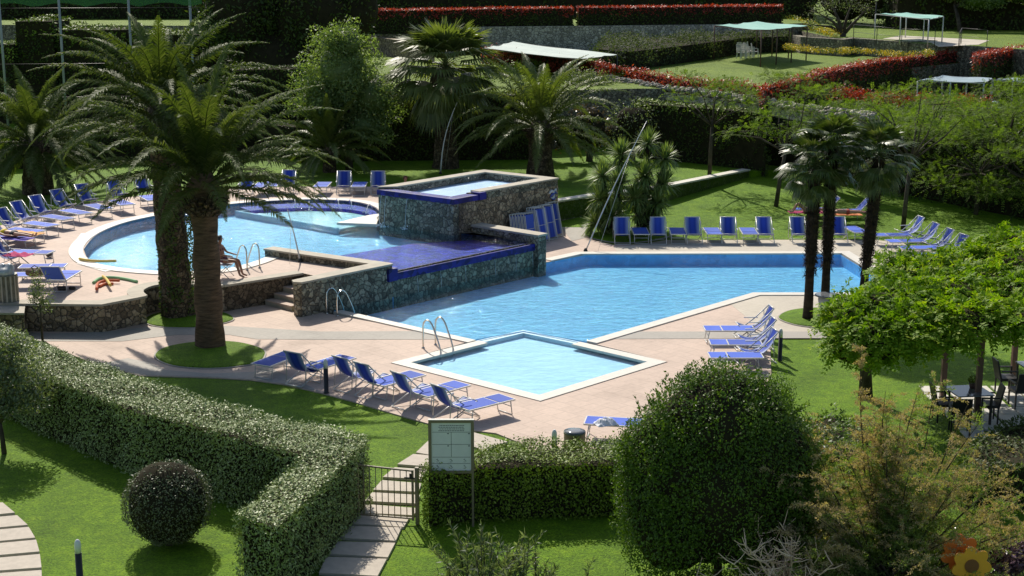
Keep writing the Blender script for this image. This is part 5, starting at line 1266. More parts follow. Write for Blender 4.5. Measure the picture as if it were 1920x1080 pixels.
def fan_palm(px, py, z, h, r0, r1, rl, nl, label, mat, trunk_mat, seed, name='fan_palm', pet=1.0, shag=0, tilt=(0, 0), lowe=-60, cut=None):
    g = np.random.default_rng(seed); b = A3(px, py, z); t = empty(name, b, label, 'palm tree')
    def tr(m):
        n = 18; zz = np.linspace(-.05, h, int(h*8)); V = []
        for i, q in enumerate(zz):
            f = q/h; r_ = np.interp(f, [0, .08, .35, .5, 1], [r0*1.1, r0, r0*.85, r1, r1*1.05])
            for k in range(n):
                a = 2*PI*k/n; r2 = r_*(1+g.normal()*.03); V.append((r2*math.cos(a)+tilt[0]*q, r2*math.sin(a)+tilt[1]*q, q))
        m.add(V, [(i*n+k, i*n+(k+1) % n, (i+1)*n+(k+1) % n, (i+1)*n+k) for i in range(len(zz)-1) for k in range(n)], 0, True)
    lp('trunk', [trunk_mat], tr, t)
    if shag:
        def sh(m):
            n = shag; q = h*(.30+.68*g.random(n)**.8); a = g.random(n)*2*PI; Nn2 = np.stack([np.cos(a), np.sin(a), 0*a], 1)
            P = Nn2*(r1*.95)+np.stack([q*tilt[0], q*tilt[1], q], 1); d = unit(Nn2*.7+np.array((0, 0, 1.0))*g.choice([-1, 1], (n, 1), p=[.45, .55])+g.normal(size=(n, 3))*.3)
            s_ = unit(np.cross(d, Nn2)); l = g.uniform(.06, .17, (n, 1)); w_ = .04
            V = np.stack([P-s_*w_/2, P+s_*w_/2, P+d*l+s_*w_*.2, P+d*l-s_*w_*.2], 1).reshape(-1, 3); m.add(V, np.arange(4*n).reshape(-1, 4), 0)
        lp('fibre', [FIBRE if name != 'slim_fan_palm' else BARK_FIB], sh, t)
    top = np.array((tilt[0]*h, tilt[1]*h, h))
    def crown(m):
        for i in range(nl):
            q = (i+.5)/nl; az = i*2.39996+g.normal()*.15; e = R(84-(84-lowe)*q**.9+g.normal()*6); d = np.array((math.cos(az)*math.cos(e), math.sin(az)*math.cos(e), math.sin(e)))
            l = pet*(.55+.5*min(1, q*1.6))*g.uniform(.85, 1.1); c0 = top+np.array((0, 0, .25*(1-q))); c1 = c0+d*l+np.array((0, 0, -.12*l*q))
            m.tube([c0, (c0+c1)/2+np.array((0, 0, .05)), c1], [.022, .014, .010], 4, 0, True, False)
            ll = rl*(.7+.35*math.sin(PI*min(1, q+.2)))*g.uniform(.9, 1.1); fan(m, c1, d+np.array((0, 0, -.25*q)), (0, 0, 1) if abs(d[2]) < .95 else (1, 0, 0), ll, g, droop=.25+.5*q)
    lp('crown', [mat], crown, t)
    if name == 'fan_palm':
        def skirt(m):
            for i in range(60):
                az = g.random()*2*PI; e = R(g.uniform(-82, -60)); d = np.array((math.cos(az)*math.cos(e), math.sin(az)*math.cos(e), math.sin(e))); fan(m, top+np.array((math.cos(az)*r1, math.sin(az)*r1, -g.random()*1.1)), d, (0, 0, 1), g.uniform(.6, .95), g, droop=.9, nseg=10, spread=1.1)
        lp('dead_skirt', [FIBRE], skirt, t)
    return t
fan_palm(836, 314, ZT, 4.9, .62, .42, 1.75, 84, 'tall stout fan palm standing behind the raised tank', L_FAN, BARK_DATE, 21, pet=1.55, shag=500)
fan_palm(1514, 603, 0, 4.75, .15, .17, .74, 42, 'slim hairy fan palm on the grass island, left of three', L_FAND, BARK_FIB, 22, 'slim_fan_palm', pet=.64, shag=1900, tilt=(.005, 0))
fan_palm(1545, 597, 0, 5.3, .14, .16, .74, 40, 'slim hairy fan palm on the grass island, middle of three', L_FAND, BARK_FIB, 23, 'slim_fan_palm', pet=.64, shag=1900, tilt=(.002, 0))
fan_palm(1612, 598, 0, 5.0, .14, .17, .74, 42, 'slim hairy fan palm leaning slightly right, right of three', L_FAND, BARK_FIB, 24, 'slim_fan_palm', pet=.66, shag=1900, tilt=(.065, 0))

# yucca clump
def rosette(mb, c, r, n, g, mi=0, e0=-35):
    k = n; az = g.random(k)*2*PI; e = np.radians(g.uniform(e0, 88, k)); d = np.stack([np.cos(az)*np.cos(e), np.sin(az)*np.cos(e), np.sin(e)], 1)
    s_ = unit(np.cross(d, np.tile((0, 0, 1.0), (k, 1))+g.normal(size=(k, 3))*.1)); l = r*g.uniform(.75, 1.1, (k, 1)); w_ = .065
    P = np.tile(c, (k, 1)); mid = P+d*l*.55; tip = P+d*l+np.array((0, 0, -1))*l*.18*(1-np.sin(e))[:, None]
    V = np.stack([P-s_*w_*.3, P+s_*w_*.3, mid+s_*w_*.5, mid-s_*w_*.5, tip], 1).reshape(-1, 3); ii = np.arange(k)[:, None]*5; o = mb.n; mb.V.append(V); mb.n += len(V)
    mb.F.append((ii+np.array([[0, 1, 2, 3]])+o, mi, False)); mb.F.append((ii+np.array([[3, 2, 4]])+o, mi, False))
def yucca(px, py, heads, label, seed):
    g = np.random.default_rng(seed); b = A3(px, py, 0); t = empty('yucca', b, label, 'yucca', 'yuccas beside the big pool')
    hs = []
    for hx, hy, dy in heads:
        y = b.y+dy; dd = y*math.cos(PITCH)  # find the height at which this depth meets the wanted direction
        lo, hi = 0, 9
        for _ in range(30):
            mid_ = (lo+hi)/2
            if at(hx, hy, mid_)[1] > y: lo = mid_
            else: hi = mid_
        p = at(hx, hy, lo); hs.append(np.array((p[0]-b.x, p[1]-b.y, lo)))
    lp('stem', [BARK_FIB], lambda m: [m.tube([(h[0]*.15, h[1]*.15, -.05), (h[0]*.5, h[1]*.6, h[2]*.45), tuple(h)], [.14, .10, .07], 8) for h in hs], t)
    def fo(m):
        for h in hs:
            rosette(m, h, .78, 190, g)
            for q in np.arange(.35, h[2]-.25, .42): rosette(m, h*np.array((.5+.5*q/h[2],)*2+(0,))+np.array((0, 0, q)), .5, 60, g, e0=-70)
    lp('foliage', [L_YUC], fo, t)
yucca(1150, 440, [(1165, 290, 1.0), (1130, 330, .2), (1125, 375, -.3), (1160, 345, .2), (1148, 405, -.5), (1118, 420, -.3)], 'yucca with many rosettes left of the clump by the leaning pole', 31)
yucca(1205, 437, [(1215, 270, 1.2), (1248, 298, .8), (1208, 330, .2), (1245, 345, .2), (1190, 372, -.2), (1232, 380, .0), (1205, 350, .6)], 'tall yucca with many rosettes behind the deck chairs', 32)

# broadleaf trees
def tree(px, py, z, label, trunk, clumps, leaf, per, mat, seed, name='broadleaf_tree', bark=BARK, r=.16, group=None, shell=.5, W=.5, up=.1, core=True, cat='tree', sub=0, lumpy=.18, coremat=CORE_DARK, spr=0):
    """clumps: (dx, dy, dz, rx, ry, rz) from the foot of the tree"""
    g = np.random.default_rng(seed); b = A3(px, py, z); t = empty(name, b, label, cat, group)
    def tr(m):
        m.tube([(0, 0, -.1), (trunk[0]*.4, trunk[1]*.4, trunk[2]*.5), tuple(trunk)], [r*1.25, r, r*.8], 10)
        for c in clumps:
            e = np.array(c[:3]); s0 = np.array(trunk); m.tube([tuple(s0*.9), tuple((s0+e)/2+g.normal(size=3)*.15), tuple(e)], [r*.6, r*.4, r*.12], 6)
            for _ in range(4):
                d = g.normal(size=3); d /= np.linalg.norm(d); m.tube([tuple(e), tuple(e+d*np.array(c[3:])*.8)], [r*.15, r*.05], 4)
    lp('trunk', [bark], tr, t)
    CL = []
    for c in clumps:
        if sub:
            for _ in range(sub):
                d = g.normal(size=3); d /= np.linalg.norm(d); q = g.uniform(.55, .95); s_ = g.uniform(.28, .48)
                CL.append(((c[0]+d[0]*c[3]*q, c[1]+d[1]*c[4]*q, c[2]+d[2]*c[5]*q), (c[3]*s_, c[4]*s_, c[5]*s_)))
        CL.append((c[:3], (c[3]*(.85 if sub else 1), c[4]*(.85 if sub else 1), c[5]*(.85 if sub else 1))))
    def cr(m):
        if spr: spraycloud(m, CL, per, spr, 5, leaf, leaf*W, 0, g, .25, shell, -.3)
        else: cloud(m, CL, leaf, per, 0, g, shell, W, up, lumpy)
        if core:
            for c in clumps: ico(m, c[:3], (c[3]*core*.68, c[4]*core*.68, c[5]*core*.68), 1, 8, .1)  # solid core added inside each clump to stop light passing
    lp('crown', [mat, coremat], cr, t); return t
tree(655, 318, ZT, 'broad tree with small bright leaves behind the paddling pool', (0, 0, 2.2), [(-.3, 0, 4.9, 2.0, 2.0, 1.9), (1.2, .2, 3.6, 1.6, 1.7, 1.6), (-1.3, .1, 3.4, 1.5, 1.5, 1.4), (.1, -.3, 6.2, 1.2, 1.2, 1.0), (.9, -.2, 2.2, 1.3, 1.4, 1.0)], .16, 190, L_TREE, 41, sub=14, core=.8, coremat=L_TREE)
tree(545, 232, ZT, 'large dark evergreen at the top left of the photo', (0, 0, 4), [(-2.6, 0, 7.0, 3.0, 2.6, 3.4), (1.6, 0, 6.6, 3.4, 2.8, 3.6), (4.0, .5, 7.0, 2.0, 2.0, 2.8), (-.4, 0, 4.0, 4.0, 2.5, 3.0)], .26, 75, L_DARK, 42, sub=8, core=1.15)
tree(1800, 60, ZR, 'glossy bright-leaved tree at the top right corner', (0, 2, 2.2), [(0, 2, 3.6, 2.6, 2.2, 1.5), (3, 1.5, 4.2, 2.6, 2.2, 1.7), (5.5, 1, 3.6, 2.6, 2.2, 1.6), (2, .5, 2.5, 2.2, 1.8, .9)], .24, 80, L_TREE, 43, sub=10, coremat=L_BUSH)
tree(1577, 98, ZU, 'gnarled grey-green tree with airy crown on the upper lawn', (.1, 0, 1.5), [(-1.9, 0, 3.0, 1.3, 1.2, .9), (-.9, .3, 3.7, 1.2, 1.1, .8), (.6, 0, 3.6, 1.1, 1.1, .8), (1.9, 0, 3.4, 1.0, 1.0, .8), (-2.4, 0, 2.1, .8, .8, .8)], .15, 55, L_SILV, 44, 'olive_tree', r=.28, core=False, shell=.95, W=.3, up=-.2)
tree(8, 848, 0, 'small airy grey-green tree at the left edge before the hedge', (-.05, 0, .75), [(-.35, 0, 1.6, .85, .8, .85), (.3, .1, 1.85, .75, .7, .8), (.65, .1, 1.45, .6, .6, .6), (-.3, .1, 2.3, .6, .6, .55), (.35, .1, 2.4, .45, .45, .4), (-.7, 0, 1.1, .6, .6, .5), (.15, 0, 1.2, .6, .6, .4)], .11, 900, L_SILV, 45, r=.05, core=False, shell=.9, W=.35)
tree(80, 640, 0, 'slender pale shrub poking above the left hedge', (0, 0, 1.1), [(0, 0, 1.7, .28, .28, .45), (.1, 0, 1.2, .35, .3, .4), (-.15, 0, 1.35, .25, .25, .3)], .09, 900, L_SILV, 46, 'shrub', r=.03, core=False, shell=.9, W=.35, cat='shrub')
tree(0, 330, ZT, 'bright green shrub cut by the left edge of the photo', (0, 0, .8), [(-.1, 0, 1.6, .8, .8, .6)], .14, 220, L_BUSH, 47, 'shrub', cat='shrub')
tree(1185, 300, ZT, 'rounded grey-green shrub behind the yuccas', (0, 0, .6), [(0, 0, 1.9, 1.5, 1.2, 1.3), (-.8, 0, 1.3, 1.1, 1, .9)], .13, 170, L_SILV, 48, 'shrub', cat='shrub', core=.9)
tree(1105, 302, ZT, 'dark reddish shrub behind the stocky palm and the yuccas', (0, 0, .7), [(0, 0, 1.7, 1.3, 1.1, 1.4), (-1.2, 0, 1.3, 1.0, .9, .9)], .14, 150, leafmat('bronze_leaf', (.035, .030, .012), (.085, .055, .022), (.16, .08, .03), rough=.4), 49, 'shrub', cat='shrub')
tree(1262, 230, ZT, 'low shrub before the dark hedge end near the tall yucca', (0, 0, .6), [(0, 0, 1.4, 1.0, 1.0, 1.0)], .13, 170, L_HEDGE, 50, 'shrub', cat='shrub')
# feathery trees on the right bank
AC = [(1330, 330, .85, 4.3, 2.6), (1455, 384, .25, 4.2, 2.6), (1585, 345, .7, 3.8, 2.8), (1693, 429, .02, 5.0, 2.8), (1760, 352, .7, 4.2, 3.0), (1880, 372, .5, 4.4, 3.2), (1860, 300, .85, 3.7, 3.0), (1700, 300, .85, 3.1, 3.0), (1960, 330, .8, 4.6, 3.0), (1480, 305, .8, 4.1, 2.8), (1830, 398, .3, 3.0, 2.6), (1930, 408, .2, 2.8, 2.8)]
AL = ['leftmost feathery tree over the dark hedge', 'feathery tree whose thin trunk stands left of the slim palms', 'feathery tree directly behind the slim palms', 'feathery tree with bare trunk between slim palms and sun beds', 'broad feathery tree right of the slim palms', 'feathery tree spreading at the right edge above the lawn', 'tall feathery tree before the blue-grey canopies', 'feathery tree between the red hedge patches', 'feathery tree mostly beyond the right edge', 'feathery tree behind the first slim palm crown', 'low feathery tree hanging over the far lawn', 'lowest feathery tree at the right edge over the lawn']
for i, ((px, py, z, h, r_), lab) in enumerate(zip(AC, AL)):
    g = np.random.default_rng(60+i); cl = []
    for k in range(9):
        a = k*2.4+g.random(); q = math.sqrt((k+.4)/9)*r_*1.05; cl.append((math.cos(a)*q, math.sin(a)*q*.8, h-.12*q*q+g.normal()*.38, r_*g.uniform(.26, .42), r_*g.uniform(.25, .38), g.uniform(.22, .42)))
    if i in (4, 5, 10, 11, 2, 7, 8): 
        for k in range(6): a = k*1.05+i; q = r_*.75; cl.append((math.cos(a)*q, math.sin(a)*q*.7, h-1.4-.5*g.random(), r_*.45, r_*.4, .45))
    tree(px, py, z, lab, (g.normal()*.25, 0, h*.62), cl, .10, 62, L_ACAC, 60+i, 'feathery_tree', r=.085, group='feathery trees on the right bank', core=False, shell=1.0, W=.36, up=.15, lumpy=.3, spr=.40, bark=BARK if i != 6 else BARK_PALE)
# big round bush, small round bush, oleander, purple plants
def bush(px, py, z, rx, ry, hz, leaf, per, mat, label, seed, name='round_bush', sub=40, subr=(.18, .32), coremat=CORE_DARK, W=.55, lumpy=.08, base_f=.82):
    g = np.random.default_rng(seed); b = A3(px, py, z); t = empty(name, b, label, 'bush')
    c = (0, 0, hz*.5)
    def cr(m):
        ico(m, c, (rx*.86, ry*.86, hz*.49), 1, 14, .03)  # added dark core keeps light from passing through the bush
        cl = []
        for k in range(sub):
            d = g.normal(size=3); d[2] = d[2]*.9+.15; d /= np.linalg.norm(d); s_ = g.uniform(*subr); cl.append(((d[0]*rx*.88, d[1]*ry*.88, c[2]+d[2]*hz*.44), (rx*s_, ry*s_, rx*s_)))
        cloud(m, cl, leaf, per*.6, 0, g, .6, W, .25, .1)
        n = int(per*(rx*ry+rx*hz+ry*hz)*1.4); d = unit(g.normal(size=(n, 3))); q = 1+lumpy*lump(d*rx, 2.0, seed)[:, None]-.1*g.random((n, 1)); rr = np.array((rx, ry, hz*.5))
        P = np.array(c)+d*rr*q; P[:, 2] = np.maximum(P[:, 2], .03); leaves(m, P, unit(d/rr), leaf, leaf*W, .7, 0, g, .25)
    lp('foliage', [mat, coremat], cr, t); lp('stem', [BARK], lambda m: m.tube([(0, 0, -.1), (0, 0, hz*.4)], [.09, .05], 8), t)
    return t
def bigbush():
    g = np.random.default_rng(81); b = A3(1345, 1085, 0); t = empty('round_bush', b, 'huge rounded dark green bush in the right foreground', 'bush')
    LB = [(-.05, 0, 1.7, 1.72, 1.5, 1.75), (-.15, 0, 2.8, 1.25, 1.2, 1.15), (.55, 0, 2.2, 1.3, 1.2, 1.25), (-.75, -.1, 2.0, 1.15, 1.1, 1.25), (-.9, -.2, 1.1, 1.0, 1.1, 1.05), (.9, 0, 1.1, .95, 1.1, 1.1), (.1, .2, 3.25, .7, .8, .7), (-.6, 0, 3.0, .7, .8, .6), (-1.05, 0, 2.45, .8, .9, .8), (1.1, 0, 2.2, .85, .9, .9), (.65, .1, 3.0, .75, .8, .6), (-1.25, 0, 1.5, .75, .9, .9), (1.3, 0, 1.5, .7, .9, .8)]
    def cr(m):
        for c in LB: ico(m, c[:3], (c[3]*.78, c[4]*.78, c[5]*.78), 1, 12, .04)  # solid dark cores added within the lobes as light blockers
        cl = []
        for c in LB:
            for k in range(16):
                d = g.normal(size=3); d[2] += .2; d /= np.linalg.norm(d); s_ = g.uniform(.22, .42); cl.append(((c[0]+d[0]*c[3]*.85, c[1]+d[1]*c[4]*.85, max(.2, c[2]+d[2]*c[5]*.85)), (s_, s_, s_)))
        cloud(m, cl, .06, 700, 0, g, .5, .55, .25, .12); cloud(m, [(c[:3], c[3:]) for c in LB], .06, 1150, 0, g, .12, .55, .2, .10)
    def sprig(m):
        for c in LB:
            for k in range(16):
                d = g.normal(size=3); d[2] = abs(d[2])*.8; d /= np.linalg.norm(d); p = np.array(c[:3])+d*np.array(c[3:])*1.0; l = g.uniform(.10, .26); q = g.random((22, 1)); leaves(m, p+(d+np.array((0, 0, .5)))*l*q, unit(np.tile(d, (22, 1))+g.normal(size=(22, 3))*.8), .06, .03, 1, 0, g, .3)
    lp('foliage', [L_BUSH, CORE_DARK], cr, t); lp('shoots', [L_BUSH], sprig, t); lp('stem', [BARK], lambda m: m.tube([(0, 0, -.1), (0, 0, 1.6)], [.09, .05], 8), t); t.scale = (.93, .93, 1.0)
bigbush()
bush(318, 1018, 0, .86, .80, 1.62, .045, 1500, L_BALL, 'clipped ball-shaped bush in front of the silvery hedge', 82, sub=26, subr=(.12, .2), lumpy=.03)
def spray(px, py, z, n, L, label, mat, seed, name, leafl=.10, leafw=.022, stemmat=BARK, per=42, spread=.5, cat='plant', e=(45, 88)):
    """arching stems with narrow leaves along them"""
    g = np.random.default_rng(seed); b = A3(px, py, z); t = empty(name, b, label, cat)
    S = []
    for i in range(n):
        az = g.random()*2*PI; el = R(g.uniform(*e)); l = L*g.uniform(.6, 1.1); o = np.array((g.normal()*spread*.35, g.normal()*spread*.3, 0)); d = np.array((math.cos(az)*math.cos(el), math.sin(az)*math.cos(el), math.sin(el)))
        S.append([o, o+d*l*.5, o+d*l+np.array((d[0], d[1], -.3))*l*.15])
    lp('stem', [stemmat], lambda m: [m.tube([tuple(p) for p in s_], [.012, .008, .004], 4, cap=False) for s_ in S], t)
    def fo(m):
        for s_ in S:
            q = g.uniform(.25, 1, per)[:, None]; P = (1-q)**2*s_[0]+2*q*(1-q)*s_[1]+q*q*s_[2]; d = s_[2]-s_[0]; d = d/np.linalg.norm(d)
            leaves(m, P, unit(d+g.normal(size=(per, 3))*.5), leafl, leafw, 1.0, 0, g, .1)
    lp('foliage', [mat], fo, t); return t
spray(925, 1118, 0, 42, 1.15, 'grey-green oleander at the bottom centre of the photo', L_SILV, 91, 'oleander', .15, .028, per=46, spread=1.1)
spray(1010, 1122, 0, 14, .75, 'small grey-green oleander sprig at the bottom, right of the larger one', L_SILV, 92, 'oleander', .14, .026, per=36, spread=.6)
spray(845, 1125, 0, 10, .7, 'small oleander shoots at the bottom, left of the larger one', L_SILV, 93, 'oleander', .14, .026, per=36, spread=.5)
def groundbush(px, py, rx, ry, h, mat, label, seed, name='low_plant', leaf=.12, per=330, z=0, group=None, cat='plant'):
    g = np.random.default_rng(seed); m = MB(); cl = [((g.normal()*rx*.45, g.normal()*ry*.45, h*g.uniform(.35, .7)), (rx*.5, ry*.5, h*.45)) for _ in range(7)]
    cloud(m, cl, leaf, per, 0, g, .9, .42, .35, 0); o = m.build(name, [mat]); o.location = A3(px, py, z); return tag(o, label, cat, group)
groundbush(1880, 1075, .85, .4, .75, L_PURPLE, 'dark purple-leaved plant behind the flower-shaped rider', 95, 'purple_plant', .15)
groundbush(1925, 1100, .6, .5, .7, L_PURPLE, 'purple-leaved plant cut by the bottom right corner', 96, 'purple_plant', .15)
groundbush(1800, 1010, .25, .2, .35, L_PURPLE, 'small purple sprig left of the purple-leaved plant', 97, 'purple_plant', .12)
# tamarisk
def tamarisk():
    g = np.random.default_rng(101); b = A3(1655, 1100, 0); t = empty('tamarisk_bush', b, 'feathery tamarisk with pinkish-brown plumes in the right foreground', 'bush')
    S = []
    for i in range(120):
        az = g.random()*2*PI; el = R(g.uniform(12, 88)); l = g.uniform(2.1, 4.2)*(.56+.44*math.sin(el)); o = np.array((g.normal()*.22, g.normal()*.2, 0))
        d = np.array((math.cos(az)*math.cos(el), math.sin(az)*math.cos(el)*.8, math.sin(el))); bend = np.array((d[0]*.4, d[1]*.3, -.35))*l*.3
        S.append((o, o+d*l*.55, o+d*l+bend))
    S.append((np.zeros(3), np.array((-.55, 0, 2.1)), np.array((-.62, 0, 4.35)))); S.append((np.zeros(3), np.array((-.2, .2, 1.9)), np.array((-.15, 0, 3.6))))
    bz = lambda s_, q: (1-q)**2*s_[0]+2*q*(1-q)*s_[1]+q*q*s_[2]
    lp('stem', [BARK], lambda m: [m.tube([tuple(bz(s_, q)) for q in (0, .25, .5, .75, 1)], [.03, .022, .015, .01, .004], 5, cap=False) for s_ in S], t)
    T = []
    for k, s_ in enumerate(S):
        nt_ = 32 if k < 120 else 40
        for i in range(nt_):
            q = g.uniform(.3, 1) ; p = bz(s_, q); a = g.random()*2*PI; d = np.array((math.cos(a), math.sin(a), g.uniform(-.1, .9))); d /= np.linalg.norm(d); l = g.uniform(.25, .6)*(1 if k < 120 else .35)
            T.append((p, p+d*l*.6+np.array((0, 0, .04)), p+d*l+np.array((0, 0, -.22*l)), q > .55 and g.random() < .62 or k >= 120))
    def fo(m, plume):
        for a, c, e, pl in T:
            if pl != plume: continue
            n = 50 if not plume else 70; q = g.random((n, 1)); P = (1-q)**2*a+2*q*(1-q)*c+q*q*e+g.normal(size=(n, 3))*.014; d = e-a; d = d/np.linalg.norm(d)
            leaves(m, P, unit(np.tile(d, (n, 1))+g.normal(size=(n, 3))*.8), .07 if not plume else .042, .013 if not plume else .017, 1, 0, g, .1)
    lp('foliage', [L_TAM], lambda m: fo(m, False), t); lp('plumes', [L_PLUME], lambda m: fo(m, True), t)
tamarisk()
def dryshrub(px, py, n, L, label, seed):
    g = np.random.default_rng(seed); b = A3(px, py, 0); t = empty('dry_shrub', b, label, 'shrub')
    def f(m):
        for i in range(n):
            az = g.uniform(PI*.55, PI*1.75); el = R(g.uniform(10, 80)); l = L*g.uniform(.5, 1); d = np.array((math.cos(az)*math.cos(el), math.sin(az)*math.cos(el)*.7, math.sin(el))); p = np.array((g.normal()*.06, g.normal()*.06, .2)); P = [p]
            for k in range(7): d = d+g.normal(size=3)*.17+np.array((0, 0, -.05 if k > 3 else .03)); d /= np.linalg.norm(d); P.append(P[-1]+d*l/7)
            m.tube([tuple(q) for q in P], np.linspace(.014, .008, 8), 5, cap=False)
            for _ in range(9):
                k = g.integers(2, 8); dd = g.normal(size=3); dd[2] = abs(dd[2])*.6; dd /= np.linalg.norm(dd); q0 = P[k]; q1 = q0+dd*.16; q2 = q1+(dd+np.array((0, 0, .3)))*.14
                m.tube([tuple(q0), tuple(q1), tuple(q2)], [.009, .009, .006], 4, cap=False)
    lp('branches', [DEADTWIG], f, t)
dryshrub(1478, 1135, 26, 1.75, 'leafless pinkish-brown dry shrub between the huge bush and the tamarisk', 103)
# climber on the pergola
def climber():
    g = np.random.default_rng(111); b = A3(1622, 742, 0); t = empty('climber', b, 'bright green climber covering the pergola and hanging over its edge', 'climbing plant')
    lp('stem', [BARK], lambda m: [m.tube([(.1*math.cos(k*2), .1*math.sin(k*2), -.1), (.09*math.cos(k*2+1.5), .09*math.sin(k*2+1.5), 1.0), (.25*math.cos(k*2.1), .2*math.sin(k*2), 2.4)], [.11, .085, .07], 8) for k in range(4)], t)
    CX = [(at(x, y, z), z, r_, h_) for x, y, z, r_, h_ in [(1595, 648, 2.2, .52, .55), (1600, 600, 2.6, .7, .5), (1645, 640, 2.35, .7, .55), (1632, 660, 2.0, .45, .4), (1690, 622, 2.5, .85, .5), (1655, 580, 2.75, .9, .5), (1750, 602, 2.65, .9, .45), (1720, 565, 2.8, 1.0, .5), (1810, 600, 2.75, .9, .4), (1790, 560, 2.85, 1.0, .55), (1880, 592, 2.8, .9, .4),
        (1860, 545, 2.9, 1.1, .55), (1700, 530, 2.9, .8, .5), (1770, 520, 3.0, 1.0, .5), (1850, 500, 3.1, 1.1, .6), (1920, 560, 2.9, 1.0, .55), (1930, 510, 3.2, 1.1, .7), (1900, 475, 3.4, 1.0, .6), (1960, 480, 3.4, 1.0, .6), (1990, 560, 2.9, 1.1, .6), (1950, 605, 2.8, .9, .4), (1705, 640, 2.3, .5, .35), (1780, 632, 2.45, .5, .3), (1680, 510, 3.0, .45, .45), (1725, 505, 3.1, .4, .4), (1575, 600, 2.5, .4, .35), (2010, 500, 3.2, 1.2, .7)]]
    CL = [((c[0]-b.x, c[1]-b.y, z), (r_, r_, h_)) for c, z, r_, h_ in CX]
    def fo(m):
        for c, r_ in CL: ico(m, c, (r_[0]*.80, r_[1]*.80, r_[2]*.72), 1, 8, .1)  # opaque cores added inside the climber masses to block light
        sub = []
        for c, r_ in CL:
            for _ in range(7): d = g.normal(size=3); d[2] = abs(d[2])*.7-.1; d /= np.linalg.norm(d); sub.append(((c[0]+d[0]*r_[0]*.8, c[1]+d[1]*r_[1]*.8, c[2]+d[2]*r_[2]*.85), (r_[0]*.3, r_[1]*.3, r_[2]*.36)))
        cloud(m, CL, .14, 260, 0, g, .35, .40, -.1, .15); spraycloud(m, CL, 120, .34, 5, .14, .06, 0, g, .40, .3, -.5); spraycloud(m, sub, 150, .32, 5, .14, .06, 0, g, .45, .6, -.6)
    lp('foliage', [L_WIST, CORE_DARK], fo, t)
    def shoots(m):
        for i in range(46):
            c, r_ = CL[g.integers(0, len(CL))]; p = np.array(c)+np.array((g.normal()*r_[0]*.5, g.normal()*r_[1]*.5, r_[2]*.8)); d = np.array((g.normal()*.5, g.normal()*.5, 1)); d /= np.linalg.norm(d); l = g.uniform(.25, .6); q = g.random((26, 1)); P = p+d*l*q
            leaves(m, P, unit(np.tile(d, (26, 1))+g.normal(size=(26, 3))), .13, .035, 1, 0, g, .0)
    lp('shoots', [L_WIST], shoots, t)
climber()

# ---------------------------------------------------------------- hedges
LH = 1.5
hedge('silvery_hedge', pts([(-200, 520), (0, 609), (100, 650), (262, 711), (480, 772), (693, 819), (610, 905), (520, 988), (440, 963), (570, 854), (389, 804), (241, 766), (111, 716), (0, 672), (-200, 590)], LH), 0, LH, L_HEDGE_SILVER, 'long silvery-leaved clipped hedge with a bend, left foreground', leaf=.062, dens=1350, seed=201, lumpy=.06, rough=.09)
hedge('clipped_hedge', pts([(795, 872), (905, 838), (1010, 832), (1190, 828), (1190, 866), (1000, 870), (905, 874), (793, 886)], 1.15), 0, 1.15, L_HEDGE, 'dark green clipped hedge right of the gate, behind the notice board', leaf=.062, dens=1250, seed=202, lumpy=.09, rough=.11)
hedge('clipped_hedge', pts([(1440, 800), (1560, 770), (1640, 800), (1600, 850), (1450, 860)], .9), 0, .9, L_BUSH, 'low glossy hedge between the huge bush and the tamarisk', leaf=.10, dens=420, seed=203, lumpy=.22, rough=.2)
hedge('clipped_hedge', pts([(1800, 840), (1880, 790), (2000, 770), (2000, 860), (1810, 885)], 1.0), 0, 1.0, L_DARK, 'dark clipped hedge beside the dining terrace at the right edge', leaf=.09, dens=420, seed=204, lumpy=.1)
HB = pts([(560, 306), (700, 302), (1020, 299)], ZT)
def backpoly(front, th): return front+[(x, y+th) for x, y in front[::-1]]
hedge('tall_hedge', backpoly(HB, 1.6), ZT-.3, 4.25, L_DARK, 'very tall dark hedge behind the tall fan palm', leaf=.15, dens=120, seed=205)
hedge('tall_hedge', backpoly(pts([(1195, 296), (1300, 306), (1440, 322)], .85), 1.3), .2, 3.75, L_DARK, 'very tall dark hedge behind the raised lawn, right of the yuccas', leaf=.15, dens=120, seed=206, topmat=L_HEDGE, topfrac=.5, lumpy=.15)  # bright leaf colour along the top stands in for sunlit foliage
hedge('tall_hedge', backpoly(pts([(1435, 318), (1560, 334), (1720, 358), (1960, 392), (2150, 415)], .6), 3.0), -.1, 3.0, L_DARK, 'dark shrubby hedge under the feathery trees at right', leaf=.16, dens=110, seed=207, lumpy=.5, rough=.4)
hedge('tall_hedge', backpoly(pts([(-160, 232), (36, 232)], ZT), 3), ZT-.2, 5.9, L_DARK, 'dark hedge block at the far left edge behind the net poles', leaf=.2, dens=70, seed=208, topmat=L_HEDGE, topfrac=.9)  # brighter top leaves on these left blocks imitate sun from above
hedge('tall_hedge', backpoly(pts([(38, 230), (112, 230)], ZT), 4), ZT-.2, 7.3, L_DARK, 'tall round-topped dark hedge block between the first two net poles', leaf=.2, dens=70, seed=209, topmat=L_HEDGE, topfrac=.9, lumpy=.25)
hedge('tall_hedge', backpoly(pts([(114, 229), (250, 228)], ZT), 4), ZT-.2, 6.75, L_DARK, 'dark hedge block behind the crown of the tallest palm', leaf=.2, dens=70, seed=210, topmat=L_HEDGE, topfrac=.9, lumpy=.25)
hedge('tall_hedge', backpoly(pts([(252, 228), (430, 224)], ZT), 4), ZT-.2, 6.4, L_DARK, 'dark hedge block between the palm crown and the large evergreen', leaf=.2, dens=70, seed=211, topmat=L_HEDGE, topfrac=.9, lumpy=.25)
hedge('tall_hedge', backpoly(pts([(440, 262), (565, 258)], ZT), 2), ZT-.2, 4.9, L_DARK, 'dark hedge right of the tall palms with a thin lit top', leaf=.16, dens=100, seed=212)
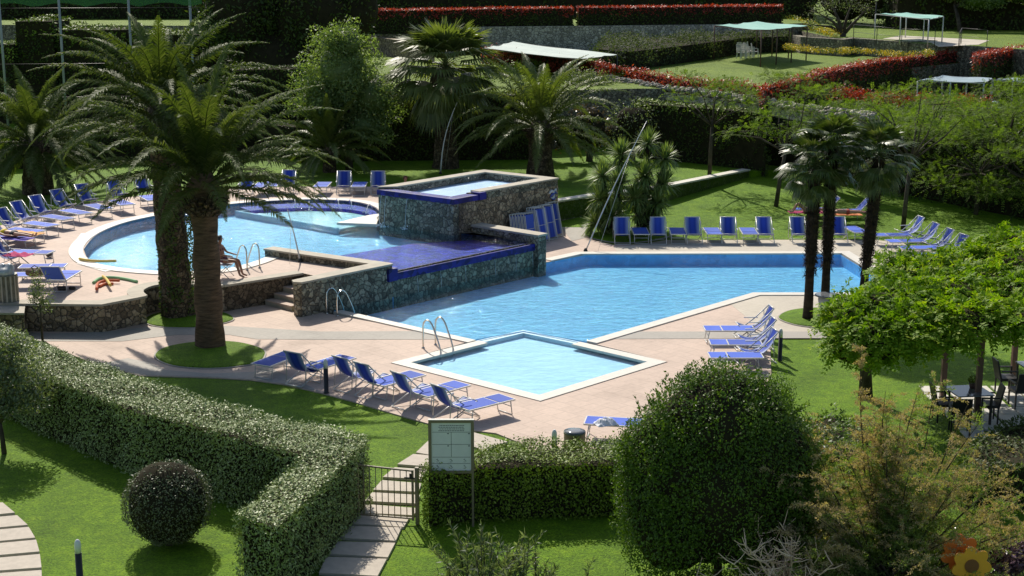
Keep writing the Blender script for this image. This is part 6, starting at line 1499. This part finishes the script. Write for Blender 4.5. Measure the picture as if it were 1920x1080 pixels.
hedge('tall_hedge', backpoly(pts([(-160, 312), (20, 318), (250, 304), (480, 290), (565, 300)], ZT), 1.5), ZT-.2, 2.6, L_DARK, 'low dark hedge along the lawn behind the left deck chairs', leaf=.14, dens=110, seed=213, lumpy=.3)
# red-topped hedges
wa2 = [(x, y+.7) for x, y in pts([(640, 104), (830, 101), (920, 97), (1075, 95)], ZU)]
hedge('red_hedge', backpoly(wa2, 1.6), ZX-.3, 7.35, L_DARK, 'left half of the long red-topped hedge above the pale drystone wall', leaf=.2, dens=95, topmat=L_RED, topfrac=.5, seed=214, group='red-topped hedges')
wa3 = [(x, y+.7) for x, y in pts([(1083, 95), (1300, 92), (1469, 89)], ZU)]
hedge('red_hedge', backpoly(wa3, 1.6), ZX-.3, 7.4, L_DARK, 'right half of the long red-topped hedge above the pale drystone wall', leaf=.2, dens=95, topmat=L_RED, topfrac=.5, seed=215, group='red-topped hedges')
RHa = smoothp(pts([(905, 92), (980, 99), (1060, 110), (1135, 123)], 5.0), 4, False)
hedge('red_hedge', RHa+[(x, y+1.2) for x, y in RHa[::-1]], ZU-.3, 5.05, L_RED, 'red-leaved hedge piece just in front of the long pale canopy', leaf=.16, dens=150, seed=226, group='red-topped hedges', lumpy=.15, rough=.2)
RH = smoothp(pts([(1125, 122), (1250, 146), (1330, 157), (1425, 164)], 4.5), 4, False)
hedge('red_hedge', RH+[(x, y+1.2) for x, y in RH[::-1]], ZU-.9, 4.55, L_RED, 'red-leaved hedge running down to the right from the long canopy', leaf=.16, dens=150, seed=216, group='red-topped hedges', lumpy=.15, rough=.2)
RH2 = smoothp(pts([(1432, 176), (1500, 158), (1560, 140), (1640, 124), (1720, 112), (1810, 103)], 4.5), 4, False)
hedge('red_hedge', RH2+[(x, y+1.4) for x, y in RH2[::-1]], ZM-.3, 4.75, L_DARK, 'long red-topped hedge climbing to the right below the gnarled tree', leaf=.16, dens=130, topmat=L_RED, topfrac=.75, seed=217, group='red-topped hedges', rough=.2)
RH3 = smoothp(pts([(1838, 106), (1880, 97), (1960, 88), (2050, 84)], 5.1), 4, False)
hedge('red_hedge', RH3+[(x, y+1.4) for x, y in RH3[::-1]], ZM-.3, 5.15, L_DARK, 'red-topped hedge piece at the right edge of the photo', leaf=.16, dens=120, topmat=L_RED, topfrac=.7, seed=218, group='red-topped hedges', rough=.2)
for i, (px, py, z, rx, l) in enumerate([(1600, 190, 3.9, 1.5, 'red-leaved shrub patch on the bank, left of three'), (1700, 200, 3.8, 1.9, 'red-leaved shrub patch on the bank, middle of three'), (1810, 205, 3.7, 1.3, 'red-leaved shrub patch on the bank, right of three')]):
    groundbush(px, py, rx, .9, .8, L_RED, l, 120+i, 'red_shrub', .15, 130, z-.4, 'red shrub patches on the bank', 'shrub')
hedge('grey_shrub_hedge', pts([(1120, 118), (1180, 124), (1300, 108), (1400, 93), (1478, 90), (1478, 84), (1300, 90), (1130, 98)], 4.3), ZU-.1, 5.3, leafmat('dull_green_leaf', (.03, .05, .02), (.065, .09, .04), (.10, .13, .06), rough=.7, spec=.15), 'grey-green shrub belt at the foot of the pale drystone wall', leaf=.18, dens=110, seed=219, lumpy=.4, rough=.4)
FL1 = smoothp([at(1484, 97, ZU+1), at(1500, 101, ZU+1), at(1580, 107, ZU+1), at(1600, 104, ZU+1), at(1700, 113, ZU+1), at(1752, 109, ZU+1)], 4, False)
fl_ = MB(); g = np.random.default_rng(130)
for i in range(150):
    k = g.random()*(len(FL1)-1.01); a = FL1[int(k)]; b_ = FL1[int(k)+1]; q = k % 1; cloud(fl_, [((a[0]+(b_[0]-a[0])*q+g.normal()*.1, a[1]+(b_[1]-a[1])*q+.9+g.normal()*.25, ZR+.12), (.35, .3, .2))], .10, 110, int(g.random() < .35), g, .8)
tag(fl_.build('yellow_flowers', [L_YEL, L_HEDGE]), 'band of yellow flowers trailing along the picnic terrace edge', 'flowers', kind='stuff')
FL2 = MB()
for i in range(60):
    q = i/60; p = at(1476+q*90, 40+q*22, ZR+.3); cloud(FL2, [((p[0], p[1]+g.normal()*.4, ZR+.2+.4*(1-q)), (.6, .5, .4))], .14, 60, int(g.random() < .5), g, .8)
tag(FL2.build('yellow_flowers', [L_YEL, L_HEDGE]), 'yellow flowers climbing the slope left of the gnarled tree', 'flowers', kind='stuff')
# shrubs between tank and terraces and on the bank
BS = [(770, 88, ZU, 2.2, 1.4, .9, L_HEDGE, 'yellow-green shrub behind the crown of the tall fan palm'), (705, 96, ZU, 1.6, 1.2, .8, L_HEDGE, 'yellow-green shrub right of the large evergreen'), (930, 150, ZU, 1.8, 1.0, .7, L_HEDGE, 'green shrub between the two palms behind the tank'), (1000, 140, ZU, 1.6, 1.0, .6, L_HEDGE, 'green shrub below the long pale canopy'),
      (1100, 165, ZU, 2.0, 1.0, .7, L_SILV, 'pale-leaved shrub right of the stocky palm crown'), (1190, 165, 3.6, 1.6, 1.0, .7, L_HEDGE, 'low shrub beside the tumbled drystone wall'), (880, 170, ZU, 1.8, 1.0, .6, L_BUSH, 'dark shrub right of the tall fan palm')]
for i, (px, py, z, rx, ry, h, mt_, l) in enumerate(BS): groundbush(px, py, rx, ry, h*1.6, mt_, l, 140+i, 'shrub', .16, 110, z-.2, None, 'shrub')
bk = MB(); g = np.random.default_rng(150)
hedge('bank_shrubs', [tuple(p) for p in pts([(1240, 185), (1340, 190), (1450, 205), (1560, 222), (1700, 240), (1850, 262), (2050, 285)], 3.2)]+[tuple(p) for p in pts([(2050, 225), (1850, 215), (1700, 200), (1560, 190), (1450, 182), (1340, 168), (1240, 160)], 3.2)], 1.0, 2.6, L_DARK, 'tangled green shrubs covering the bank below the tumbled wall', 'shrubs', leaf=.16, dens=75, seed=220, lumpy=.7, rough=.6)['kind'] = 'stuff'
hedge('far_hedge', [(-75, 134), (28, 138), (28, 141), (-75, 137)], 5.0, 8.6, L_DARK, 'dark belt of hedge behind the long red-topped hedge', leaf=.3, dens=40, seed=230, lumpy=.5, rough=.4)
hedge('far_hedge', [(33, 128), (75, 120), (76, 124), (33, 132)], 4.8, 8.8, L_DARK, 'dark hedge behind the paved picnic terrace', leaf=.3, dens=40, seed=231, lumpy=.5, rough=.4)
# falling water
WF = plain('falling_water', (.85, .90, .92), .15, .03)
def streams(name, label, L, r=.012):
    g = np.random.default_rng(5); m = MB()
    for (x, y, z0, z1, dx, dy) in L:
        P = [(x+dx*t, y+dy*t, z0+(z1-z0)*t*t) for t in np.linspace(0, 1, 7)]; m.tube(P, [r*(1+.4*math.sin(3*k)) for k in range(7)], 5)
        for _ in range(16 if r > .005 else 0): c = (x+dx+g.normal()*.10, y+dy+g.normal()*.10, z1+abs(g.normal())*.05); ico(m, c, (.012+.018*g.random(),)*3, 0, 4, 0)
    o = m.build(name, [WF]); o['kind'] = 'stuff'; return tag(o, label, 'water')
u2 = np.array(Ll)-np.array(Nn_); u2 /= np.linalg.norm(u2); n2 = np.array((-u2[1], u2[0])); n2 = n2 if n2[1] < 0 else -n2
streams('water_stream', 'thin streams falling from the cobalt lip of the raised tank', [(Nn_[0]+u2[0]*a+n2[0]*.12, Nn_[1]+u2[1]*a+n2[1]*.12, 2.0, .82, n2[0]*.16, n2[1]*.16) for a in (3.55, 3.3, 2.2)], .007)
streams('water_stream', 'trickles running down the low cascade wall into the big pool', [(wl(a, -.10)[0], wl(a, -.10)[1], .57, -.04, -pn[0]*.05, -pn[1]*.05) for a in (5.0, 6.1, 7.3, 8.8, 9.9, 10.8)], .004)
kd = [(at(a, b, .8), at(a+c, b+9, .8)) for a, b, c in ((552, 382, 2), (580, 387, 0), (630, 382, 6), (655, 383, 5), (698, 393, -12))]
g = np.random.default_rng(6); m = MB()
for p, q in kd:
    m.tube([(p[0]+(q[0]-p[0])*t, p[1]+(q[1]-p[1])*t, .84+1.1*t*(1-t)) for t in np.linspace(0, 1, 8)], .014, 5)
    for _ in range(14): ico(m, (q[0]+g.normal()*.08, q[1]+g.normal()*.08, .82+abs(g.normal())*.06), (.015, .015, .015), 0, 4, 0)
o = m.build('water_jet', [WF]); o['kind'] = 'stuff'; tag(o, 'small arching water jets along the rim of the paddling pool', 'water')
g = np.random.default_rng(151)
for i in range(16):
    px = 1225+i*45+g.normal()*10; py = 196+i*3.4+g.normal()*8; z = 2.9+g.normal()*.2; p = at(px, py, z)
    m = MB(); cl = [((g.normal()*.8, g.normal()*.6, .1+g.normal()*.25), (g.uniform(.5, .95), g.uniform(.5, .9), g.uniform(.22, .4))) for _ in range(8)]
    spraycloud(m, cl, 60, .34, 4, .13, .05, 0, g, .3, .8, -.5); m.tube([(0, 0, -1.5), (0, 0, 0)], .06, 6, 1); o = m.build('bank_bush', [L_ACAC, BARK]); o.location = (p[0], p[1], z)
    tag(o, 'low leafy bush on the bank under the red hedge, %s from the left' % (ORD+['thirteenth', 'fourteenth', 'fifteenth', 'sixteenth'])[i], 'bush', 'low bushes on the bank')
# far belt
for i, (x, y, r_, l) in enumerate([(-34, 140, 5, 'dark tree far behind the net fence'), (-14, 150, 6, 'dark tree far behind the large evergreen'), (34, 135, 5, 'dark tree behind the picnic terrace, left'), (44, 132, 5.5, 'dark tree behind the picnic terrace, middle'), (54, 128, 5.5, 'dark tree behind the picnic terrace, right'), (64, 124, 6, 'dark tree beyond the top right corner'), (24, 142, 4.5, 'dark tree beyond the sloping lawn')]):
    t = tree(960, 300, ZT, l, (0, 0, 3), [(0, 0, 3.6, r_, r_*.7, 3.4), (r_*.7, 1, 3.0, r_*.6, r_*.5, 2.8), (-r_*.7, 1, 3.0, r_*.6, r_*.5, 2.8)], .35, 22, L_DARK, 170+i, group='far dark trees', core=1.2); t.location = (x, y, 5.0)
